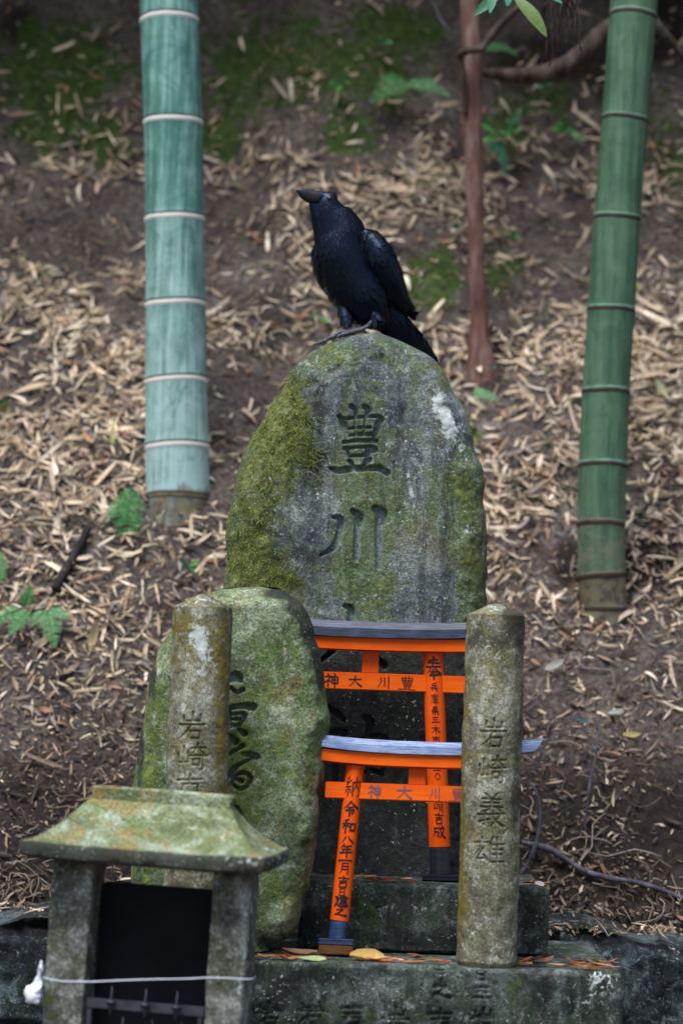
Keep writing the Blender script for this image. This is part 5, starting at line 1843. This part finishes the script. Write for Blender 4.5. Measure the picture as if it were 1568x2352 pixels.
# bill
loft([(440, 248, -9, 60, 50), (395, 240, -12, 61, 44), (345, 234, -16, 62, 38), (295, 219, -19, 57, 32), (250, 198, -22, 47, 26), (222, 183, -24, 34, 20), (204, 178, -25.5, 22, 13), (192, 182, -26, 9, 7)], seg=36)
# hackled throat
loft([(352, 240, -14, 40, 34), (338, 290, -13, 44, 36), (352, 350, -10, 46, 50), (372, 420, -6, 50, 60)], seg=16)
loft([(345, 288, -13, 44, 36), (360, 370, -8, 56, 60), (388, 470, -2, 66, 80), (424, 600, 4, 88, 100)], seg=20)
# near wing (viewer's right): shoulder to wing tip
loft([(735, 515, -12, 44, 60), (800, 590, -12, 104, 120), (850, 700, -6, 134, 160), (908, 830, 8, 138, 170), (968, 960, 26, 118, 150), (1030, 1060, 44, 88, 105), (1095, 1125, 62, 54, 60), (1138, 1160, 68, 22, 26)])
# far wing edge (viewer's left)
loft([(380, 590, 14, 30, 60), (362, 680, 18, 46, 100), (372, 790, 26, 48, 120), (398, 890, 36, 44, 120), (436, 970, 46, 34, 90), (470, 1028, 54, 10, 30)])
# tail
loft([(900, 1170, 44, 120, 60), (1000, 1290, 56, 128, 36), (1090, 1400, 72, 132, 24), (1190, 1510, 88, 112, 16), (1262, 1590, 100, 80, 10), (1300, 1640, 106, 44, 7)], seg=30)
# thighs
loft([(600, 1040, 14, 80, 70), (588, 1130, 6, 66, 60), (592, 1210, -4, 52, 50), (598, 1270, -8, 42, 42), (600, 1300, -8, 30, 30)], seg=20)
loft([(800, 1080, 16, 80, 70), (822, 1160, 4, 58, 54), (828, 1215, -6, 42, 42), (815, 1252, -10, 27, 27)], seg=20)
# shanks
loft([(600, 1290, -6, 22, 22), (590, 1318, -6, 18, 18), (575, 1338, -16, 20, 20)], 12, 8)
loft([(822, 1240, -10, 25, 25), (780, 1278, -10, 17, 17), (735, 1308, -14, 17, 17), (692, 1325, -20, 20, 20)], 12, 14)
toes = [[(575, 1340, -6), (535, 1352, -14), (495, 1376, -20), (462, 1392, -22)], [(575, 1342, -6), (520, 1372, -6), (455, 1402, -6), (400, 1424, -5), (362, 1436, -4)], [(575, 1344, -4), (540, 1366, 6), (500, 1384, 14), (468, 1402, 20)], [(572, 1342, -6), (606, 1338, 2), (640, 1342, 8)],
        [(692, 1332, -8), (650, 1340, -18), (600, 1352, -24), (560, 1366, -27)], [(692, 1334, -8), (640, 1346, -7), (585, 1362, -7), (530, 1384, -7)], [(692, 1334, -6), (655, 1348, 5), (615, 1360, 13), (578, 1376, 18)], [(690, 1332, -8), (726, 1330, 0), (752, 1344, 6)]]
for tps in toes:
    n = len(tps)
    craw.tube([K(q[0], q[1] - 9, q[2] - 14) for q in tps], [17 * U] + [16 * U] * (n - 2) + [13 * U], 10, 14)
me = craw.build('crow_raw', [M_panel])
mod = me.modifiers.new('r', 'REMESH')
mod.mode = 'VOXEL'
mod.voxel_size = 0.0015
mod.use_smooth_shade = True
mod = me.modifiers.new('s', 'SMOOTH')
mod.factor = 0.5
mod.iterations = 2
dg = bpy.context.evaluated_depsgraph_get()
ev = me.evaluated_get(dg)
tm = bpy.data.meshes.new_from_object(ev)
bpy.data.objects.remove(me)
nv = len(tm.vertices)
BVt = np.zeros(nv * 3)
tm.vertices.foreach_get('co', BVt)
BVt = BVt.reshape(-1, 3)
bq = [list(p.vertices) for p in tm.polygons]
bvh = BVHTree.FromPolygons([Vector(v) for v in BVt], bq)
cw = MB()
qf = np.array([q for q in bq if len(q) == 4])
tf = [q for q in bq if len(q) == 3]
fc = BVt[qf].mean(1)
fx, fy = project(fc)
ex_, ey_ = (fx - 627.2) / .28, (fy - 388.9) / .28
# 0 plumage, 1 bill, 2 legs
bill = (ex_ < 392 - 0.35 * (ey_ - 190)) & (ey_ < 262 + 0.0 * ex_) & (ey_ > 120) & (ex_ < 405)
legm = (ey_ > 1262) & (ex_ < 835) & (ey_ < 1480)
legm |= (ey_ > 1238) & (ex_ > 740) & (ex_ < 835) & (ey_ < 1300) & (ex_ + ey_ * 0.4 < 1330)
mi = np.where(bill, 1, np.where(legm, 2, 0))
cw.v.append(BVt)
for kk in (0, 1, 2):
    if (mi == kk).any():
        cw.q.append(qf[mi == kk])
        cw.mq.append(np.full((mi == kk).sum(), kk))
if tf:
    cw.t.append(np.array(tf))
    cw.mt.append(np.zeros(len(tf)))
cw.n = nv
# contour feathers over the body: short overlapping blades following the lie of the plumage
spine_a, spine_b = K(470, 230), K(1000, 1320, 60)
r = np.random.default_rng(99)
pl = np.where(mi == 0)[0]
area = np.linalg.norm(np.cross(BVt[qf[pl, 1]] - BVt[qf[pl, 0]], BVt[qf[pl, 3]] - BVt[qf[pl, 0]]), axis=1)
pick = r.choice(pl, 3400, p=area / area.sum())


def feather(base, d, nrm, L, wd, lift, m=0, n=5, prof=(.5, .95, 1, .8, .12), th=0.0):
    d = d - nrm * (d @ nrm)
    d /= np.linalg.norm(d) + 1e-9
    s_ = np.cross(nrm, d)
    t = np.linspace(0, 1, n)
    v = []
    for k_ in range(n):
        c = base + d * (L * t[k_]) + nrm * (lift * t[k_] - 0.0005)
        h = wd / 2 * prof[k_]
        v += [c - s_ * h - nrm * h * 0.16, c + nrm * 0.0004, c + s_ * h - nrm * h * 0.16]
    cw.add(v, grid_faces(n, 3), None, m)


for f_ in pick:
    c = fc[f_]
    q = qf[f_]
    nrm = np.cross(BVt[q[2]] - BVt[q[0]], BVt[q[3]] - BVt[q[1]])
    nrm /= np.linalg.norm(nrm) + 1e-12
    x_, y_ = ex_[f_], ey_[f_]
    if (x_ - 463) ** 2 + (y_ - 240) ** 2 < 42 ** 2 or (y_ > 1235 and x_ < 840):
        continue
    if y_ < 330:
        d = np.array([0.75, 0.25, -0.45])
        L, wd = 0.008, 0.0028
        if x_ < 420 and y_ < 300:
            d, L = np.array([-1.0, -0.05, 0.05]), 0.008
    elif y_ < 560:
        d = np.array([0.25, 0.1, -1.0])
        L, wd = 0.015, 0.0036
    else:
        d = np.array([0.35, 0.22, -1.0])
        L, wd = 0.022, 0.0095
        if x_ > 760:
            d = np.array([0.6, 0.5, -1.0])
            L, wd = 0.026, 0.0125
    if y_ > 1240:
        d = np.array([0.7, 0.5, -1.0])
    d = d + r.normal(0, .10, 3)
    feather(c, d, nrm, L * r.uniform(.8, 1.2), wd * r.uniform(.8, 1.2), r.uniform(.0002, .0012) * (1.9 if x_ > 740 and y_ < 1150 else 1))
# flight feathers of the near wing, then the tail fan
def quill(a, b, wd, nrm, m=0, bow=0.04):
    a, b, nrm = np.array(a), np.array(b), np.array(nrm, float)
    ax = b - a
    L = np.linalg.norm(ax)
    axn = ax / L
    nrm = nrm - axn * (nrm @ axn)
    nrm /= np.linalg.norm(nrm)
    s_ = np.cross(nrm, axn)
    n = 12
    t = np.linspace(0, 1, n)
    pw = np.interp(t, [0, .15, .7, .92, 1], [.5, .9, 1, .75, .12])
    top, bot = [], []
    for i in range(n):
        c = a + ax * t[i] + nrm * bow * L * math.sin(math.pi * t[i])
        h = wd / 2 * pw[i]
        top += [c - s_ * h, c + nrm * 0.0010, c + s_ * h]
        bot += [c - s_ * h, c - nrm * 0.0006, c + s_ * h]
    cw.add(top, grid_faces(n, 3), None, m)
    cw.add(bot, grid_faces(n, 3, flip=True), None, m)


for i in range(8):
    f_ = i / 7
    quill(K(850 + 40 * f_, 720 + 150 * f_, -18 + 22 * f_), K(1010 + 132 * f_, 1010 + 140 * f_, 20 + 44 * f_), 0.022 - 0.004 * f_, (0.75, -0.75, 0.25))
for i in range(5):
    f_ = i / 4
    quill(K(940 + 20 * f_, 830 + 60 * f_, 10 + 10 * f_), K(1120 + 30 * f_, 1080 + 75 * f_, 56 + 12 * f_), 0.016, (0.85, -0.55, 0.3))
for i, (tx, ty, dd) in enumerate([(1335, 1558, 118), (1322, 1615, 112), (1300, 1650, 108), (1275, 1660, 106), (1240, 1640, 104), (1200, 1600, 100), (1330, 1590, 122)]):
    quill(K(960 + 6 * i, 1230 + 8 * i, 50), K(tx, ty, dd), 0.020, (0.1, -1, 0.55), bow=0.01)
# claws
for tps in toes:
    a, b = [K(q[0], q[1] - 9, q[2] - 14) for q in tps[-2:]]
    d = b - a
    d /= np.linalg.norm(d)
    pts = [b - d * 0.001, b + d * 0.005 + [0, 0, .0012], b + d * 0.010 - [0, 0, .0012], b + d * 0.0125 - [0, 0, .006]]
    cw.tube(pts, [.0024, .0021, .0013, .0003], 8, 14, 2)

N = NT('crow_plumage')
n = N.noise(70, 5, 0.65)
n2 = N.noise(1.0, 4, 0.7, 0.2, N.scl(N.v, (260, 160, 60)))
pc = N.mix(n, (0.0008, 0.0010, 0.0016, 1), (0.0022, 0.0027, 0.0048, 1))
N.bump(N.math('ADD', n2, N.math('MULTIPLY', n, 0.5)), 0.35, 0.003)
M_plume = N.done(pc, N.math('ADD', N.math('MULTIPLY', n, 0.26), 0.19), 0.38, Sheen_Weight=0.0, Specular_Tint=(0.42, 0.62, 1.0, 1))
N = NT('crow_bill')
n = N.noise(1.0, 5, 0.65, 0.1, N.scl(N.v, (60, 200, 200)))
M_bill = N.done(N.mix(n, sr(10, 12, 15), sr(34, 39, 45)), 0.36, 0.4)
N = NT('crow_leg')
vo = N.t.nodes.new('ShaderNodeTexVoronoi')
vo.inputs['Scale'].default_value = 300
N.t.links.new(N.v, vo.inputs['Vector'])
N.bump(vo.outputs['Distance'], 0.8, 0.003)
M_leg = N.done(N.mix(vo.outputs['Distance'], sr(44, 47, 58), sr(112, 116, 132)), 0.38, 0.5)
crow = empty('crow', foot, 'black crow standing on top of the tall stele, head turned left with raised beak', 'crow')
fo = np.array(foot)
cw.v = [np.asarray(v) - fo for v in cw.v]
cbody = cw.build('body', [M_plume, M_bill, M_leg], crow)
# eye
hit = bvh.ray_cast(CO, (Vector(K(463, 240)) - CO).normalized())
ec = np.array(hit[0]) + np.array([0, 0.0022, 0]) if hit[0] else K(463, 240, -25)
bm = bmesh.new()
bmesh.ops.create_uvsphere(bm, u_segments=24, v_segments=16, radius=0.0060)
mb = MB()
mb.bm(bm, 0, Matrix.Translation(Vector(ec - fo)))
mb.build('eye', [simple('crow_eye', (0.003, 0.003, 0.004, 1), 0.06, 0.6, var=0.0)], crow)
